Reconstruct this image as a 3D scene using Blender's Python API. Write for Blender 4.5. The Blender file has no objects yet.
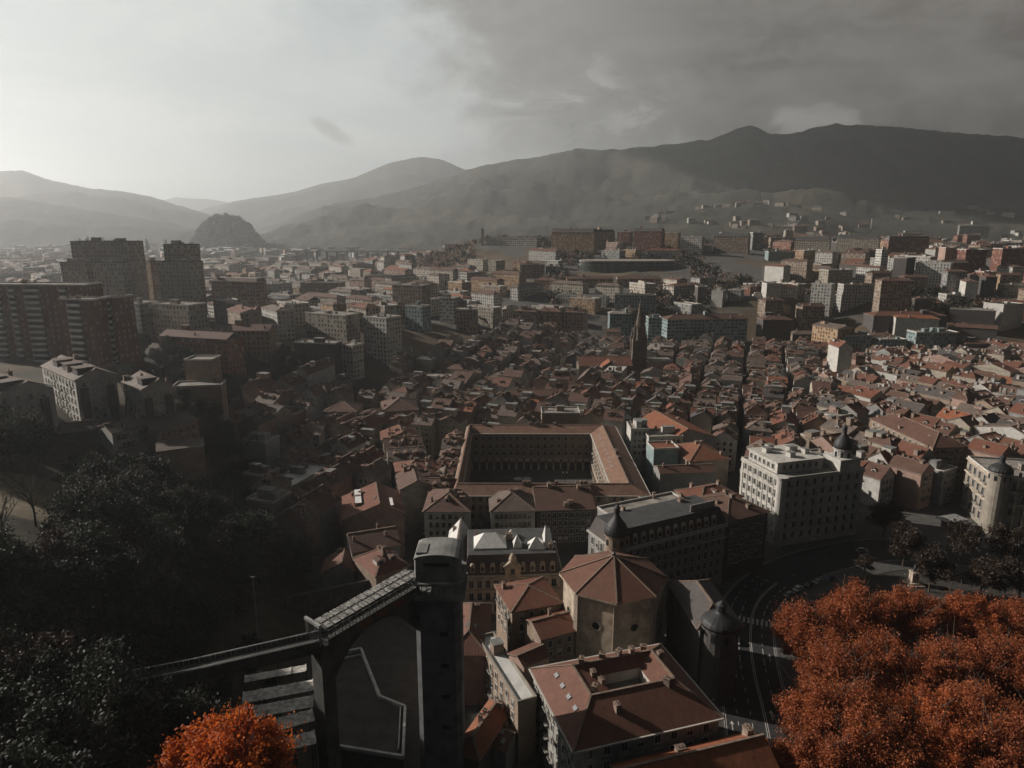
import bpy, math, random
import numpy as np
from mathutils import Vector, noise as mn
random.seed(7)
R = math.radians
S = bpy.context.scene
C = S.collection
# ------------------------------------------------------------------ camera
FPX, CAMZ, PIT = 690.0, 115.0, R(13.0)
cam = bpy.data.cameras.new('camera'); camo = bpy.data.objects.new('camera', cam); C.objects.link(camo)
camo.location = (0, 0, CAMZ); camo.rotation_euler = (math.pi/2 - PIT, 0, 0)
cam.sensor_width = 36; cam.lens = FPX/1024*36; cam.clip_start = 1; cam.clip_end = 60000
S.camera = camo
# ------------------------------------------------------------------ light
SUN_AZ, SUN_EL = -70.0, 26.0          # degrees, azimuth from the view direction (+Y), negative = left
S.view_settings.view_transform = 'Standard'; S.view_settings.look = 'None'
S.view_settings.gamma = 1; S.view_settings.use_curve_mapping = False
S.view_settings.exposure = 0.14
S.render.engine = 'CYCLES'
S.cycles.use_denoising = True
S.cycles.max_bounces = 5; S.cycles.diffuse_bounces = 1; S.cycles.glossy_bounces = 2
S.cycles.transmission_bounces = 2; S.cycles.volume_bounces = 1; S.cycles.transparent_max_bounces = 6
S.cycles.caustics_reflective = False; S.cycles.caustics_refractive = False
S.cycles.sample_clamp_indirect = 4
sl = bpy.data.lights.new('sun', 'SUN'); sl.energy = 5.0; sl.angle = R(0.5); sl.color = (1.0, 0.92, 0.83)
so = bpy.data.objects.new('sun', sl); C.objects.link(so)
sd = Vector((math.sin(R(SUN_AZ))*math.cos(R(SUN_EL)), math.cos(R(SUN_AZ))*math.cos(R(SUN_EL)), math.sin(R(SUN_EL))))
so.rotation_euler = sd.to_track_quat('Z', 'Y').to_euler(); so.location = (-400, 300, 600)

class NT:
    def __init__(s, nt): s.nt = nt; nt.nodes.clear()
    def n(s, t, ins=None, **kw):
        x = s.nt.nodes.new(t)
        for k, v in kw.items(): setattr(x, k, v)
        if ins:
            for k, v in ins.items():
                if hasattr(v, 'is_linked') or isinstance(v, bpy.types.NodeSocket): s.nt.links.new(v, x.inputs[k])
                else: x.inputs[k].default_value = v
        return x
    def m(s, op, a, b=0.0, c=0.0):
        x = s.n('ShaderNodeMath', {0: a, 1: b, 2: c}, operation=op); return x.outputs[0]
    def mix(s, f, a, b):
        x = s.n('ShaderNodeMix', data_type='RGBA')
        for k, v in ((0, f), (6, a), (7, b)):
            if isinstance(v, bpy.types.NodeSocket): s.nt.links.new(v, x.inputs[k])
            else: x.inputs[k].default_value = v if k == 0 else (tuple(v)+(1,))[:4]
        return x.outputs[2]
    def ss(s, v, a, b):
        x = s.n('ShaderNodeMapRange', {0: v, 1: a, 2: b, 3: 0.0, 4: 1.0}, interpolation_type='SMOOTHSTEP'); return x.outputs[0]

W = bpy.data.worlds.new('World'); S.world = W; W.use_nodes = True
t = NT(W.node_tree)
sky = t.n('ShaderNodeTexSky', sky_type='NISHITA', sun_disc=False, sun_elevation=R(SUN_EL), sun_rotation=R(SUN_AZ), altitude=100, air_density=1.0, dust_density=2.5, ozone_density=1.0)
tc = t.n('ShaderNodeTexCoord').outputs['Generated']
sep = t.n('ShaderNodeSeparateXYZ', {0: tc})
X, Y, Z = sep.outputs
az = t.m('MULTIPLY', t.m('ARCTAN2', X, Y), 57.2958)
el = t.m('MULTIPLY', t.m('ARCSINE', Z), 57.2958)
zz = t.m('ADD', t.m('MAXIMUM', Z, 0.0), 0.16)
pl = t.n('ShaderNodeCombineXYZ', {0: t.m('DIVIDE', X, zz), 1: t.m('DIVIDE', Y, zz), 2: 0.0}).outputs[0]
dirv = t.n('ShaderNodeCombineXYZ', {0: t.m('MULTIPLY', az, 0.06), 1: t.m('MULTIPLY', el, 0.11), 2: 0.0}).outputs[0]
n1 = t.n('ShaderNodeTexNoise', {'Vector': dirv, 'Scale': 2.2, 'Detail': 8.0, 'Roughness': 0.58, 'Distortion': 0.15}).outputs[0]
n2 = t.n('ShaderNodeTexNoise', {'Vector': pl, 'Scale': 1.1, 'Detail': 7.0, 'Roughness': 0.6, 'Distortion': 0.5}).outputs[0]
n3 = t.n('ShaderNodeTexNoise', {'Vector': dirv, 'Scale': 0.75, 'Detail': 5.0, 'Roughness': 0.5}).outputs[0]
# edge of the dark cloud deck: azimuth it starts at depends on elevation
edge = t.m('ADD', t.m('MULTIPLY', el, -0.32), -2.2)
d = t.m('ADD', t.m('SUBTRACT', az, edge), t.m('MULTIPLY', t.m('SUBTRACT', n1, 0.5), 20.0))
cloud = t.ss(d, -3.0, 6.0)
puff = t.ss(t.m('ADD', t.m('SUBTRACT', n1, 0.5), t.m('MULTIPLY', t.m('SUBTRACT', n3, 0.5), 0.8)), -0.16, 0.22)
low = t.m('SUBTRACT', 1.0, t.ss(el, 3.0, 11.0))
near = t.m('SUBTRACT', 1.0, t.ss(az, 4.0, 22.0))
lit = t.m('MULTIPLY', t.m('MULTIPLY', puff, low), near)
deck = t.mix(t.ss(n2, 0.3, 0.72), (0.125, 0.116, 0.106), (0.225, 0.212, 0.195))
deck = t.mix(t.m('MULTIPLY', t.m('SUBTRACT', 1.0, t.ss(az, -3.0, 20.0)), 0.7), deck, (0.34, 0.337, 0.32))
deck = t.mix(t.m('MULTIPLY', t.ss(az, 8.0, 40.0), t.ss(n1, 0.35, 0.7)), deck, (0.115, 0.103, 0.092))
n4 = t.n('ShaderNodeTexNoise', {'Vector': dirv, 'Scale': 6.0, 'Detail': 8.0, 'Roughness': 0.6, 'Distortion': 0.4}).outputs[0]
deck = t.mix(t.m('MULTIPLY', t.ss(n4, 0.42, 0.6), 0.45), deck, (0.225, 0.213, 0.198))
bil = t.m('MULTIPLY', t.m('MULTIPLY', t.ss(az, -7.0, -3.0), t.m('SUBTRACT', 1.0, t.ss(az, 6.0, 17.0))), t.m('SUBTRACT', 1.0, t.ss(t.m('ADD', el, t.m('MULTIPLY', t.m('SUBTRACT', n1, 0.5), 14.0)), 8.5, 12.5)))
bn = t.n('ShaderNodeTexNoise', {'Vector': dirv, 'Scale': 2.6, 'Detail': 9.0, 'Roughness': 0.62, 'Distortion': 0.9}).outputs[0]
deck = t.mix(t.m('MULTIPLY', bil, 0.45), deck, (0.36, 0.357, 0.34))
deck = t.mix(t.m('MULTIPLY', bil, t.m('MULTIPLY', t.ss(bn, 0.50, 0.60), 0.8)), deck, (0.47, 0.465, 0.44))
mx_ = t.m('DIVIDE', t.m('SUBTRACT', az, 22.5), 3.2); my_ = t.m('DIVIDE', t.m('SUBTRACT', el, 7.2), 1.3)
mr = t.m('ADD', t.m('ADD', t.m('MULTIPLY', mx_, mx_), t.m('MULTIPLY', my_, my_)), t.m('MULTIPLY', t.m('SUBTRACT', n4, 0.5), 4.0))
deck = t.mix(t.m('MULTIPLY', t.m('SUBTRACT', 1.0, t.ss(mr, 0.0, 1.4)), 0.7), deck, (0.42, 0.41, 0.39))
deck = t.mix(t.m('MULTIPLY', bil, t.m('MULTIPLY', t.ss(bn, 0.46, 0.38), 0.7)), deck, (0.17, 0.17, 0.162))
deck = t.mix(t.m('MULTIPLY', lit, 0.9), deck, (0.40, 0.405, 0.385))
veil = t.mix(t.ss(n2, 0.35, 0.7), (0.50, 0.54, 0.54), (0.61, 0.63, 0.61))
veil = t.mix(t.m('MULTIPLY', t.ss(az, -14.0, -50.0), 0.3), veil, (0.34, 0.375, 0.39))
veil = t.mix(t.m('MULTIPLY', t.ss(n3, 0.45, 0.6), t.ss(el, 6.0, 20.0)), veil, (0.36, 0.41, 0.425))
# a small grey shred of cloud in the bright part
sx = t.m('DIVIDE', t.m('ADD', az, 14.0), 1.7); sy = t.m('DIVIDE', t.m('SUBTRACT', el, t.m('SUBTRACT', 6.9, t.m('MULTIPLY', t.m('ADD', az, 14.0), 0.45))), 0.75)
sr = t.m('ADD', t.m('ADD', t.m('MULTIPLY', sx, sx), t.m('MULTIPLY', sy, sy)), t.m('MULTIPLY', t.m('SUBTRACT', n1, 0.5), 3.5))
veil = t.mix(t.m('MULTIPLY', t.m('SUBTRACT', 1.0, t.ss(sr, 0.0, 1.3)), 0.75), veil, (0.27, 0.28, 0.275))
# cloud thickens overhead and behind the viewer
back = t.m('MAXIMUM', t.ss(el, 17.0, 32.0), t.ss(t.m('MULTIPLY', Y, -1.0), -0.6, -0.2))
front = t.mix(cloud, veil, deck)
skyc = t.mix(0.0, sky.outputs[0], (0, 0, 0))
over = t.mix(0.04, (0.13, 0.19, 0.21), skyc)   # Nishita glimmer through the overcast behind the viewer
bg1 = t.n('ShaderNodeBackground', {'Color': front, 'Strength': 1.0})
bg2 = t.n('ShaderNodeBackground', {'Color': over, 'Strength': 0.065})
mx = t.n('ShaderNodeMixShader', {0: back, 1: bg1.outputs[0], 2: bg2.outputs[0]})
t.n('ShaderNodeOutputWorld', {'Surface': mx.outputs[0]})

# ------------------------------------------------------------------ pixel <-> world
cp, sp = math.cos(PIT), math.sin(PIT)
def ray(px, py):
    a, b = (px-512)/FPX, (384-py)/FPX
    return (a, cp + b*sp, -sp + b*cp)
def at(px, py, z):
    d = ray(px, py); k = (z-CAMZ)/d[2]
    return (d[0]*k, d[1]*k, z)
def atD(px, py, D):
    d = ray(px, py); k = D/d[1]
    return (d[0]*k, D, CAMZ + d[2]*k)
def pix(x, y, z):
    dz = z-CAMZ; zc = y*cp - dz*sp; v = y*sp + dz*cp
    return (512 + FPX*x/zc, 384 - FPX*v/zc) if zc > 1 else (-9999, -9999)
# ------------------------------------------------------------------ terrain
CTL = [(-30,180,0),(0,250,0),(-105,300,0),(0,400,0),(-60,430,0),(100,400,0),(200,500,0),(60,560,2),(200,300,0),(300,400,0),(400,560,0),
 (100,200,0),(150,150,0),(250,150,0),(40,120,0),(60,60,0),(-12,140,0),(-50,215,0),(500,400,0),(700,500,0),(300,250,0),(450,250,0),(0,320,0),(-10,115,0),
 (-55,92,36),(-80,120,42),(-62,130,10),(-64,112,14),(-47,128,8),(-52,148,4),(280,685,44),(370,690,44),(240,690,44),(320,635,22),(148,880,54),(148,830,52),(-120,160,46),(-95,215,15),(-150,240,44),(-200,340,41),(-240,450,40),(-130,500,38),(-95,520,34),(-60,590,27),(-150,385,18),(-100,255,6),(-132,285,39),(-175,405,40),(-165,428,39),
 (-90,70,57),(-50,30,62),(-200,100,62),(0,0,20),(-300,200,60),(-400,400,50),(-30,90,12),
 (-400,600,40),(-500,900,35),(-300,1000,25),(-600,1500,30),(-1000,2500,25),(-300,700,28),
 (60,640,12),(150,640,10),(300,640,3),(0,700,28),(120,720,36),(60,800,48),(150,850,60),(250,860,58),(150,1000,79),(300,1000,78),(500,1100,72),
 (300,700,22),(400,760,48),(500,700,36),(600,800,50),(250,1300,84),(600,1500,72),(-50,1000,62),(-45,1100,90),(-160,1050,42),(-300,1400,25),(-150,1800,20),
 (900,1000,50),(1500,2000,60),(0,2500,50),(2000,3000,60),(-3000,4000,30),(4000,4000,60),(0,9000,60),(-9000,9000,60),(9000,9000,60),(0,-3000,60),(-6000,0,60),(6000,0,60)]
_c = np.array(CTL, float)
_Kd = np.sqrt(((_c[:,None,:2]-_c[None,:,:2])**2).sum(-1)+25)
_m = _c[:,2].mean()
_w = np.linalg.solve(_Kd + np.eye(len(_c))*1e-6, _c[:,2]-_m)
def garr(xs, ys):
    xs = np.asarray(xs, float); ys = np.asarray(ys, float)
    z = np.full(xs.shape, _m)
    for (cx, cy, cz), w in zip(CTL, _w): z += w*np.sqrt((xs-cx)**2+(ys-cy)**2+25)
    # the old town lies flat: squeeze low ground to zero
    z = np.where(z < 4, np.maximum(z-4, -4)*0.0, z-4*np.clip(1-(z-4)/12, 0, 1))
    return z
def g(x, y): return float(garr(x, y))
def onground(px, py, up=0.0):
    d = ray(px, py); k = 20.0
    while k < 20000:
        x, y, z = d[0]*k, d[1]*k, CAMZ+d[2]*k
        if z <= g(x, y)+up: return (x, y, z-up)
        k *= 1.004
    return (x, y, z)
# ------------------------------------------------------------------ materials
MATS = {}
def mat(name, build):
    if name in MATS: return MATS[name]
    m = bpy.data.materials.new(name); m.use_nodes = True; t = NT(m.node_tree)
    b = t.n('ShaderNodeBsdfPrincipled'); o = t.n('ShaderNodeOutputMaterial', {'Surface': b.outputs[0]})
    build(t, b); MATS[name] = m; return m
def L(t, v, s): t.nt.links.new(v, s)
def noise(t, scale, detail=4.0, rough=0.55, vec=None, space='Object'):
    v = vec if vec is not None else t.n('ShaderNodeTexCoord').outputs[space]
    return t.n('ShaderNodeTexNoise', {'Vector': v, 'Scale': scale, 'Detail': detail, 'Roughness': rough}).outputs[0]
def orand(t): return t.n('ShaderNodeObjectInfo').outputs['Random']
def sc(c, k): return tuple(min(1, x*k) for x in c)
def plain(name, col, rough=0.8, var=0.35, scale=0.6, metal=0.0, rvar=0.3):
    def f(t, b):
        n = noise(t, scale, 6.0, 0.6)
        c = t.mix(t.ss(n, 0.3, 0.7), sc(col, 1-var), sc(col, 1+var*0.5))
        c = t.mix(t.m('MULTIPLY', orand(t), rvar), c, sc(col, 0.6))
        L(t, c, b.inputs['Base Color']); b.inputs['Roughness'].default_value = rough; b.inputs['Metallic'].default_value = metal
    return mat(name, f)
def tile(name, col, col2):
    def f(t, b):
        uv = t.n('ShaderNodeUVMap').outputs[0]; s = t.n('ShaderNodeSeparateXYZ', {0: uv})
        u, v = s.outputs[0], s.outputs[1]
        big = noise(t, 0.25, 5.0, 0.65); fine = noise(t, 2.6, 4.0, 0.7)
        cell = t.n('ShaderNodeTexWhiteNoise', {'Vector': t.n('ShaderNodeCombineXYZ', {0: t.m('FLOOR', t.m('MULTIPLY', u, 1.6)), 1: t.m('FLOOR', t.m('MULTIPLY', v, 1.1)), 2: 0.0}).outputs[0]}, noise_dimensions='3D').outputs[0]
        c = t.mix(t.ss(big, 0.32, 0.68), col, col2)
        c = t.mix(t.m('MULTIPLY', cell, 0.55), c, sc(col, 0.45))
        c = t.mix(t.m('MULTIPLY', t.ss(fine, 0.5, 0.75), 0.45), c, sc(col2, 1.3))
        moss = noise(t, 0.9, 6.0, 0.7); c = t.mix(t.m('MULTIPLY', t.ss(moss, 0.55, 0.68), 0.6), c, (0.06,0.05,0.035))
        c = t.mix(t.m('MULTIPLY', orand(t), 0.45), c, (0.12, 0.075, 0.055))
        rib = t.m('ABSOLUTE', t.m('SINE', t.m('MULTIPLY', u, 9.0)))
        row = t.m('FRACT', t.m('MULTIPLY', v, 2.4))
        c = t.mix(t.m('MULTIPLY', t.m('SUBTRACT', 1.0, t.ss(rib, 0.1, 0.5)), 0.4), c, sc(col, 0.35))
        h = t.m('ADD', rib, t.m('MULTIPLY', row, 0.6))
        bp = t.n('ShaderNodeBump', {'Strength': 0.5, 'Distance': 0.08, 'Height': h})
        L(t, bp.outputs[0], b.inputs['Normal'])
        L(t, c, b.inputs['Base Color']); b.inputs['Roughness'].default_value = 0.75
    return mat(name, f)
def wall(name, col, pu=None, pv=3.1, ww=1.15, wh=1.6, frame=0.0, rough=0.85, band=None, glass=(0.02, 0.025, 0.028), hid=0.25):
    """rendered or stone wall; with pu a regular grid of windows for far buildings, sunk by bump"""
    def f(t, b):
        n = noise(t, 0.35, 6.0, 0.65); n2_ = noise(t, 3.0, 3.0, 0.6)
        c = t.mix(t.ss(n, 0.3, 0.7), sc(col, 0.72), sc(col, 1.12))
        c = t.mix(t.m('MULTIPLY', t.ss(n2_, 0.5, 0.8), 0.35), c, sc(col, 0.6))
        c = t.mix(t.m('MULTIPLY', orand(t), 0.4), c, sc(col, 0.6))
        b.inputs['Roughness'].default_value = rough
        if pu:
            uv = t.n('ShaderNodeUVMap').outputs[0]; s = t.n('ShaderNodeSeparateXYZ', {0: uv})
            u, v = s.outputs[0], s.outputs[1]
            U = t.m('DIVIDE', u, pu); V = t.m('DIVIDE', v, pv)
            fu = t.m('ABSOLUTE', t.m('SUBTRACT', t.m('FRACT', U), 0.5)); fv = t.m('ABSOLUTE', t.m('SUBTRACT', t.m('FRACT', V), 0.5))
            iu = t.m('LESS_THAN', fu, ww/pu/2); iv = t.m('LESS_THAN', fv, wh/pv/2); w = t.m('MULTIPLY', iu, iv)
            ou = t.m('LESS_THAN', fu, (ww/2+.18)/pu); ov = t.m('LESS_THAN', fv, (wh/2+.18)/pv); o_ = t.m('MULTIPLY', ou, ov)
            cid = t.n('ShaderNodeCombineXYZ', {0: t.m('FLOOR', U), 1: t.m('FLOOR', V), 2: orand(t)}).outputs[0]
            r = t.n('ShaderNodeTexWhiteNoise', {'Vector': cid}, noise_dimensions='3D').outputs[0]
            gl = t.mix(t.m('GREATER_THAN', r, 1-hid), glass, (0.35, 0.34, 0.31))
            if band:
                bn = t.m('LESS_THAN', t.m('FRACT', V), 0.12); c = t.mix(bn, c, band)
            c = t.mix(o_, c, sc(col, 1.25 if frame else 0.8)); c = t.mix(w, c, gl)
            L(t, t.m('SUBTRACT', rough, t.m('MULTIPLY', w, 0.45)), b.inputs['Roughness'])
            bp = t.n('ShaderNodeBump', {'Strength': 0.8, 'Distance': 0.25, 'Height': t.m('SUBTRACT', 1.0, o_)})
            L(t, bp.outputs[0], b.inputs['Normal'])
        L(t, c, b.inputs['Base Color'])
    return mat(name, f)
def RM(k):
    return {'rust': lambda: tile('rust tile', (0.175,0.053,0.028), (0.235,0.085,0.048)),
            'brown': lambda: tile('brown tile', (0.11,0.05,0.035), (0.17,0.085,0.06)),
            'grey': lambda: tile('weathered tile', (0.13,0.10,0.085), (0.23,0.185,0.155)),
            'orange': lambda: tile('orange tile', (0.29,0.08,0.03), (0.38,0.125,0.05)),
            'slate': lambda: tile('slate', (0.06,0.065,0.07), (0.1,0.105,0.11)),
            'deck': lambda: plain('roof deck', (0.32,0.29,0.26), 0.8, 0.5, 0.3),
            'white': lambda: plain('white roof sheet', (0.7,0.69,0.66), 0.5, 0.2, 0.3),
            'dark': lambda: plain('dark roof felt', (0.07,0.07,0.07), 0.8, 0.4, 0.3)}[k]()
WC = {'cream': (0.42,0.37,0.30), 'white': (0.56,0.54,0.50), 'grey': (0.30,0.30,0.29), 'ochre': (0.42,0.27,0.15), 'brick': (0.24,0.095,0.06),
      'pink': (0.40,0.27,0.22), 'stone': (0.33,0.29,0.24), 'teal': (0.25,0.33,0.33), 'tan': (0.33,0.25,0.19), 'dark': (0.10,0.09,0.085), 'red': (0.36,0.14,0.08), 'pale': (0.60,0.53,0.45)}
def WM(k):
    """'cream' plain wall, 'cream+' wall with far window grid, 'cream=' dense grid"""
    if k[-1] == '+': return wall(k[:-1]+' wall with windows', WC[k[:-1]], 2.9, 3.05, 1.25, 1.7)
    if k[-1] == '=': return wall(k[:-1]+' wall with wide windows', WC[k[:-1]], 3.4, 3.0, 2.0, 1.4, band=sc(WC[k[:-1]], 1.3))
    return wall(k+' wall', WC[k])
GLASS = mat('window glass', lambda t, b: (setattr(b.inputs['Base Color'], 'default_value', (0.02,0.025,0.03,1)), setattr(b.inputs['Roughness'], 'default_value', 0.12)))
PALE = plain('pale painted trim', (0.55,0.52,0.47), 0.7, 0.2)
BLIND = plain('pale roller blind', (0.40,0.39,0.36), 0.7, 0.2)
IRON = plain('dark ironwork', (0.03,0.03,0.03), 0.5, 0.2)
CHIM = plain('chimney render', (0.33,0.25,0.20), 0.9, 0.4, 1.0)
CONC = plain('concrete', (0.22,0.22,0.21), 0.9, 0.4, 0.25, rvar=0.1)
METAL = plain('galvanised metal', (0.42,0.42,0.41), 0.45, 0.3, 0.5, 0.4, rvar=0.1)
# ------------------------------------------------------------------ mesh builder
def tag(o, label=None, cat=None, group=None, kind=None):
    for k, v in (('label', label), ('category', cat), ('group', group), ('kind', kind)):
        if v: o[k] = v
    return o
def empty(name, loc, rz=0):
    o = bpy.data.objects.new(name, None); C.objects.link(o); o.location = loc; o.rotation_euler = (0, 0, rz); o.empty_display_size = 1; return o
class MB:
    def __init__(s): s.v=[]; s.f=[]; s.m=[]; s.uv=[]
    def poly(s, pts, m=0, uv=None):
        i = len(s.v); s.v += [tuple(p) for p in pts]; s.f.append(tuple(range(i, i+len(pts)))); s.m.append(m)
        if uv is None:
            a, b = Vector(pts[0]), Vector(pts[1]); e = (b-a); e.z = 0 if abs(e.x)+abs(e.y) > 1e-6 else e.z
            e = e.normalized() if e.length > 1e-6 else Vector((1,0,0)); nrm = (b-a).cross(Vector(pts[-1])-a)
            w = nrm.normalized().cross(e) if nrm.length > 1e-9 else Vector((0,0,1))
            uv = [((Vector(p)-a).dot(e), (Vector(p)-a).dot(w)) for p in pts]
        s.uv += uv
    def box(s, cx, cy, z0, sx, sy, sz, m=0, rot=0, mt=None):
        c, q = math.cos(rot), math.sin(rot)
        P = [(cx+x*c-y*q, cy+x*q+y*c) for x, y in ((-sx/2,-sy/2),(sx/2,-sy/2),(sx/2,sy/2),(-sx/2,sy/2))]
        s.prism(P, z0, z0+sz, m, mt if mt is not None else m)
    def prism(s, P, z0, z1, m=0, mt=None, bottom=True):
        n = len(P)
        for i in range(n):
            a, b = P[i], P[(i+1) % n]; l = math.hypot(b[0]-a[0], b[1]-a[1])
            s.poly([(a[0],a[1],z0),(b[0],b[1],z0),(b[0],b[1],z1),(a[0],a[1],z1)], m, [(0,z0-z1),(l,z0-z1),(l,0),(0,0)])
        s.poly([(p[0],p[1],z1) for p in P], m if mt is None else mt)
        if bottom: s.poly([(p[0],p[1],z0) for p in reversed(P)], m)
    def beam(s, a, b, w, h=None, m=0):
        a, b = Vector(a), Vector(b); h = h or w; d = (b-a).normalized()
        u = d.cross(Vector((0,0,1))); u = u.normalized() if u.length > 1e-3 else Vector((1,0,0)); v = u.cross(d)
        u *= w/2; v *= h/2; q = [-u-v, u-v, u+v, -u+v]
        A = [a+k for k in q]; B = [b+k for k in q]
        for i in range(4): j = (i+1) % 4; s.poly([A[i], A[j], B[j], B[i]], m)
        s.poly(A[::-1], m); s.poly(B, m)
    def tube(s, a, b, r0, r1, n=8, m=0, cap=True):
        a, b = Vector(a), Vector(b); d = (b-a).normalized()
        u = d.cross(Vector((0,0,1))); u = u.normalized() if u.length > 1e-3 else Vector((1,0,0)); v = u.cross(d)
        ring = lambda c, r: [c+(u*math.cos(6.28318*i/n)+v*math.sin(6.28318*i/n))*r for i in range(n)]
        A, B = ring(a, r0), ring(b, max(r1, 1e-3))
        for i in range(n): j = (i+1) % n; s.poly([A[j], A[i], B[i], B[j]], m)
        if cap: s.poly(B[::-1], m)
    def lathe(s, cx, cy, prof, n=16, m=0, cap=True):
        for (r0, z0), (r1, z1) in zip(prof, prof[1:]):
            for i in range(n):
                a, b = 6.283185*i/n, 6.283185*(i+1)/n
                P = [(cx+r0*math.cos(a), cy+r0*math.sin(a), z0), (cx+r0*math.cos(b), cy+r0*math.sin(b), z0), (cx+r1*math.cos(b), cy+r1*math.sin(b), z1), (cx+r1*math.cos(a), cy+r1*math.sin(a), z1)]
                s.poly(P if r1 > 1e-3 else P[:3], m)
    def mesh(s, name, mats, smooth=False):
        me = bpy.data.meshes.new(name); me.from_pydata(s.v, [], s.f)
        for x in mats: me.materials.append(x)
        me.polygons.foreach_set('material_index', s.m)
        uvl = me.uv_layers.new(name='UVMap'); uvl.data.foreach_set('uv', [c for p in s.uv for c in p])
        if smooth: me.polygons.foreach_set('use_smooth', [True]*len(s.f))
        me.update(); return me
    def obj(s, name, mats, parent=None, smooth=False):
        if not isinstance(mats, (list, tuple)): mats = [mats]
        o = bpy.data.objects.new(name, s.mesh(name, mats, smooth)); C.objects.link(o); o.parent = parent; return o
def inst(name, me, parent, loc, rz=0, scl=None):
    o = bpy.data.objects.new(name, me); C.objects.link(o); o.parent = parent; o.location = loc; o.rotation_euler = (0, 0, rz)
    if scl: o.scale = scl
    return o
# ------------------------------------------------------------------ roofs
def hip(w, d, z, rh, ov=0.6, ridge=None, th=0.28):
    b = MB(); w2, d2 = w/2+ov, d/2+ov; P = [(-w2,-d2),(w2,-d2),(w2,d2),(-w2,d2)]
    b.prism(P, z, z+th, 1, 1)
    z1 = z+th+0.004; zt = z1+rh
    if w >= d:
        k = max(w2-d2, 0.3) if ridge is None else ridge; A, B = (-k,0,zt), (k,0,zt)
        c = [(p[0],p[1],z1) for p in P]
        b.poly([c[0],c[1],B,A]); b.poly([c[1],c[2],B]); b.poly([c[2],c[3],A,B]); b.poly([c[3],c[0],A])
        b.beam(A, B, 0.5, 0.3, 2)
        for q, r in ((0,A),(1,B),(2,B),(3,A)): b.beam(c[q], r, 0.45, 0.25, 2)
    else:
        k = max(d2-w2, 0.3) if ridge is None else ridge; A, B = (0,-k,zt), (0,k,zt)
        c = [(p[0],p[1],z1) for p in P]
        b.poly([c[0],c[1],A]); b.poly([c[1],c[2],B,A]); b.poly([c[2],c[3],B]); b.poly([c[3],c[0],A,B])
        b.beam(A, B, 0.5, 0.3, 2)
        for q, r in ((0,A),(1,A),(2,B),(3,B)): b.beam(c[q], r, 0.45, 0.25, 2)
    return b
def gable(w, d, z, rh, ov=0.5, axis='x', th=0.28, off=0.0):
    """ridge along axis; off moves the ridge sideways"""
    b = MB()
    if axis == 'x':
        w2, d2 = w/2+ov*0.6, d/2+ov
        E = lambda s_: [(-w2, s_*d2, z), (w2, s_*d2, z)]; A, B = (-w2, off, z+rh), (w2, off, z+rh)
    else:
        w2, d2 = w/2+ov, d/2+ov*0.6
        E = lambda s_: [(s_*w2, d2*-s_*-1, z), (s_*w2, -d2*-s_*-1, z)]; A, B = (off, -d2, z+rh), (off, d2, z+rh)
    up = Vector((0,0,th))
    if axis == 'x':
        a0, a1 = E(-1); c0, c1 = E(1); sl = [(a0, a1, B, A), (c1, c0, A, B)]
    else:
        sl = [((w2,-d2,z),(w2,d2,z),B,A), ((-w2,d2,z),(-w2,-d2,z),A,B)]
    for q in sl:
        T = [Vector(p)+up for p in q]; b.poly(T, 0); b.poly([Vector(p) for p in q][::-1], 1)
        for i in (0, 1, 3):
            j = (i+1) % 4; b.poly([Vector(q[i]), Vector(q[j]), T[j], T[i]], 1)
    b.beam(Vector(A)+up, Vector(B)+up, 0.5, 0.25, 2)
    return b
RIDGE = plain('ridge tiles', (0.24,0.17,0.13), 0.8, 0.4, 1.2)
def gmesh(w, d, z0, z, rh, axis, off=0.0):
    """walls with gable triangles"""
    b = MB(); b.prism([(-w/2,-d/2),(w/2,-d/2),(w/2,d/2),(-w/2,d/2)], z0, z, 0, 0)
    e = 0.01
    if axis == 'x':
        for s_ in (-1, 1):
            T = [(s_*w/2,-d/2,z-e),(s_*w/2,d/2,z-e),(s_*w/2,off,z+rh-e)]; b.poly(T if s_ > 0 else T[::-1], 0, [(-1,-1)]*3)
    elif axis == 'y':
        for s_ in (-1, 1):
            T = [(-w/2,s_*d/2,z-e),(w/2,s_*d/2,z-e),(off,s_*d/2,z+rh-e)]; b.poly(T if s_ < 0 else T[::-1], 0, [(-1,-1)]*3)
    return b
# ------------------------------------------------------------------ shared small parts
_cache = {}
def winmesh(w, h, style='plain', trim=None):
    k = ('w', round(w,2), round(h,2), style)
    if k not in _cache:
        b = MB(); t_ = 0.14
        b.box(-w/2-t_/2, -0.06, 0, t_, 0.16, h, 0); b.box(w/2+t_/2, -0.06, 0, t_, 0.16, h, 0)
        b.box(0, -0.08, h, w+2*t_+0.1, 0.2, 0.16, 0); b.box(0, -0.12, -0.14, w+2*t_+0.2, 0.28, 0.14, 0)
        b.box(0, -0.02, 0.0, w, 0.06, h, 1)
        b.box(0, -0.06, 0.0, 0.07, 0.05, h, 0)
        if style == 'blind': b.box(0, -0.045, h*0.45, w-0.02, 0.06, h*0.55-0.01, 3)
        if style in ('balcony', 'bay'):
            b.box(0, -0.45, -0.3, w+1.0, 0.8, 0.14, 0)
            for i in range(9): b.box(-(w+0.9)/2+i*(w+0.9)/8, -0.82, -0.16, 0.05, 0.05, 1.0, 2)
            b.box(0, -0.82, 0.84, w+1.0, 0.07, 0.07, 2)
        _cache[k] = b.mesh('window', [PALE, GLASS, IRON, BLIND])
    return _cache[k]
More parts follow.
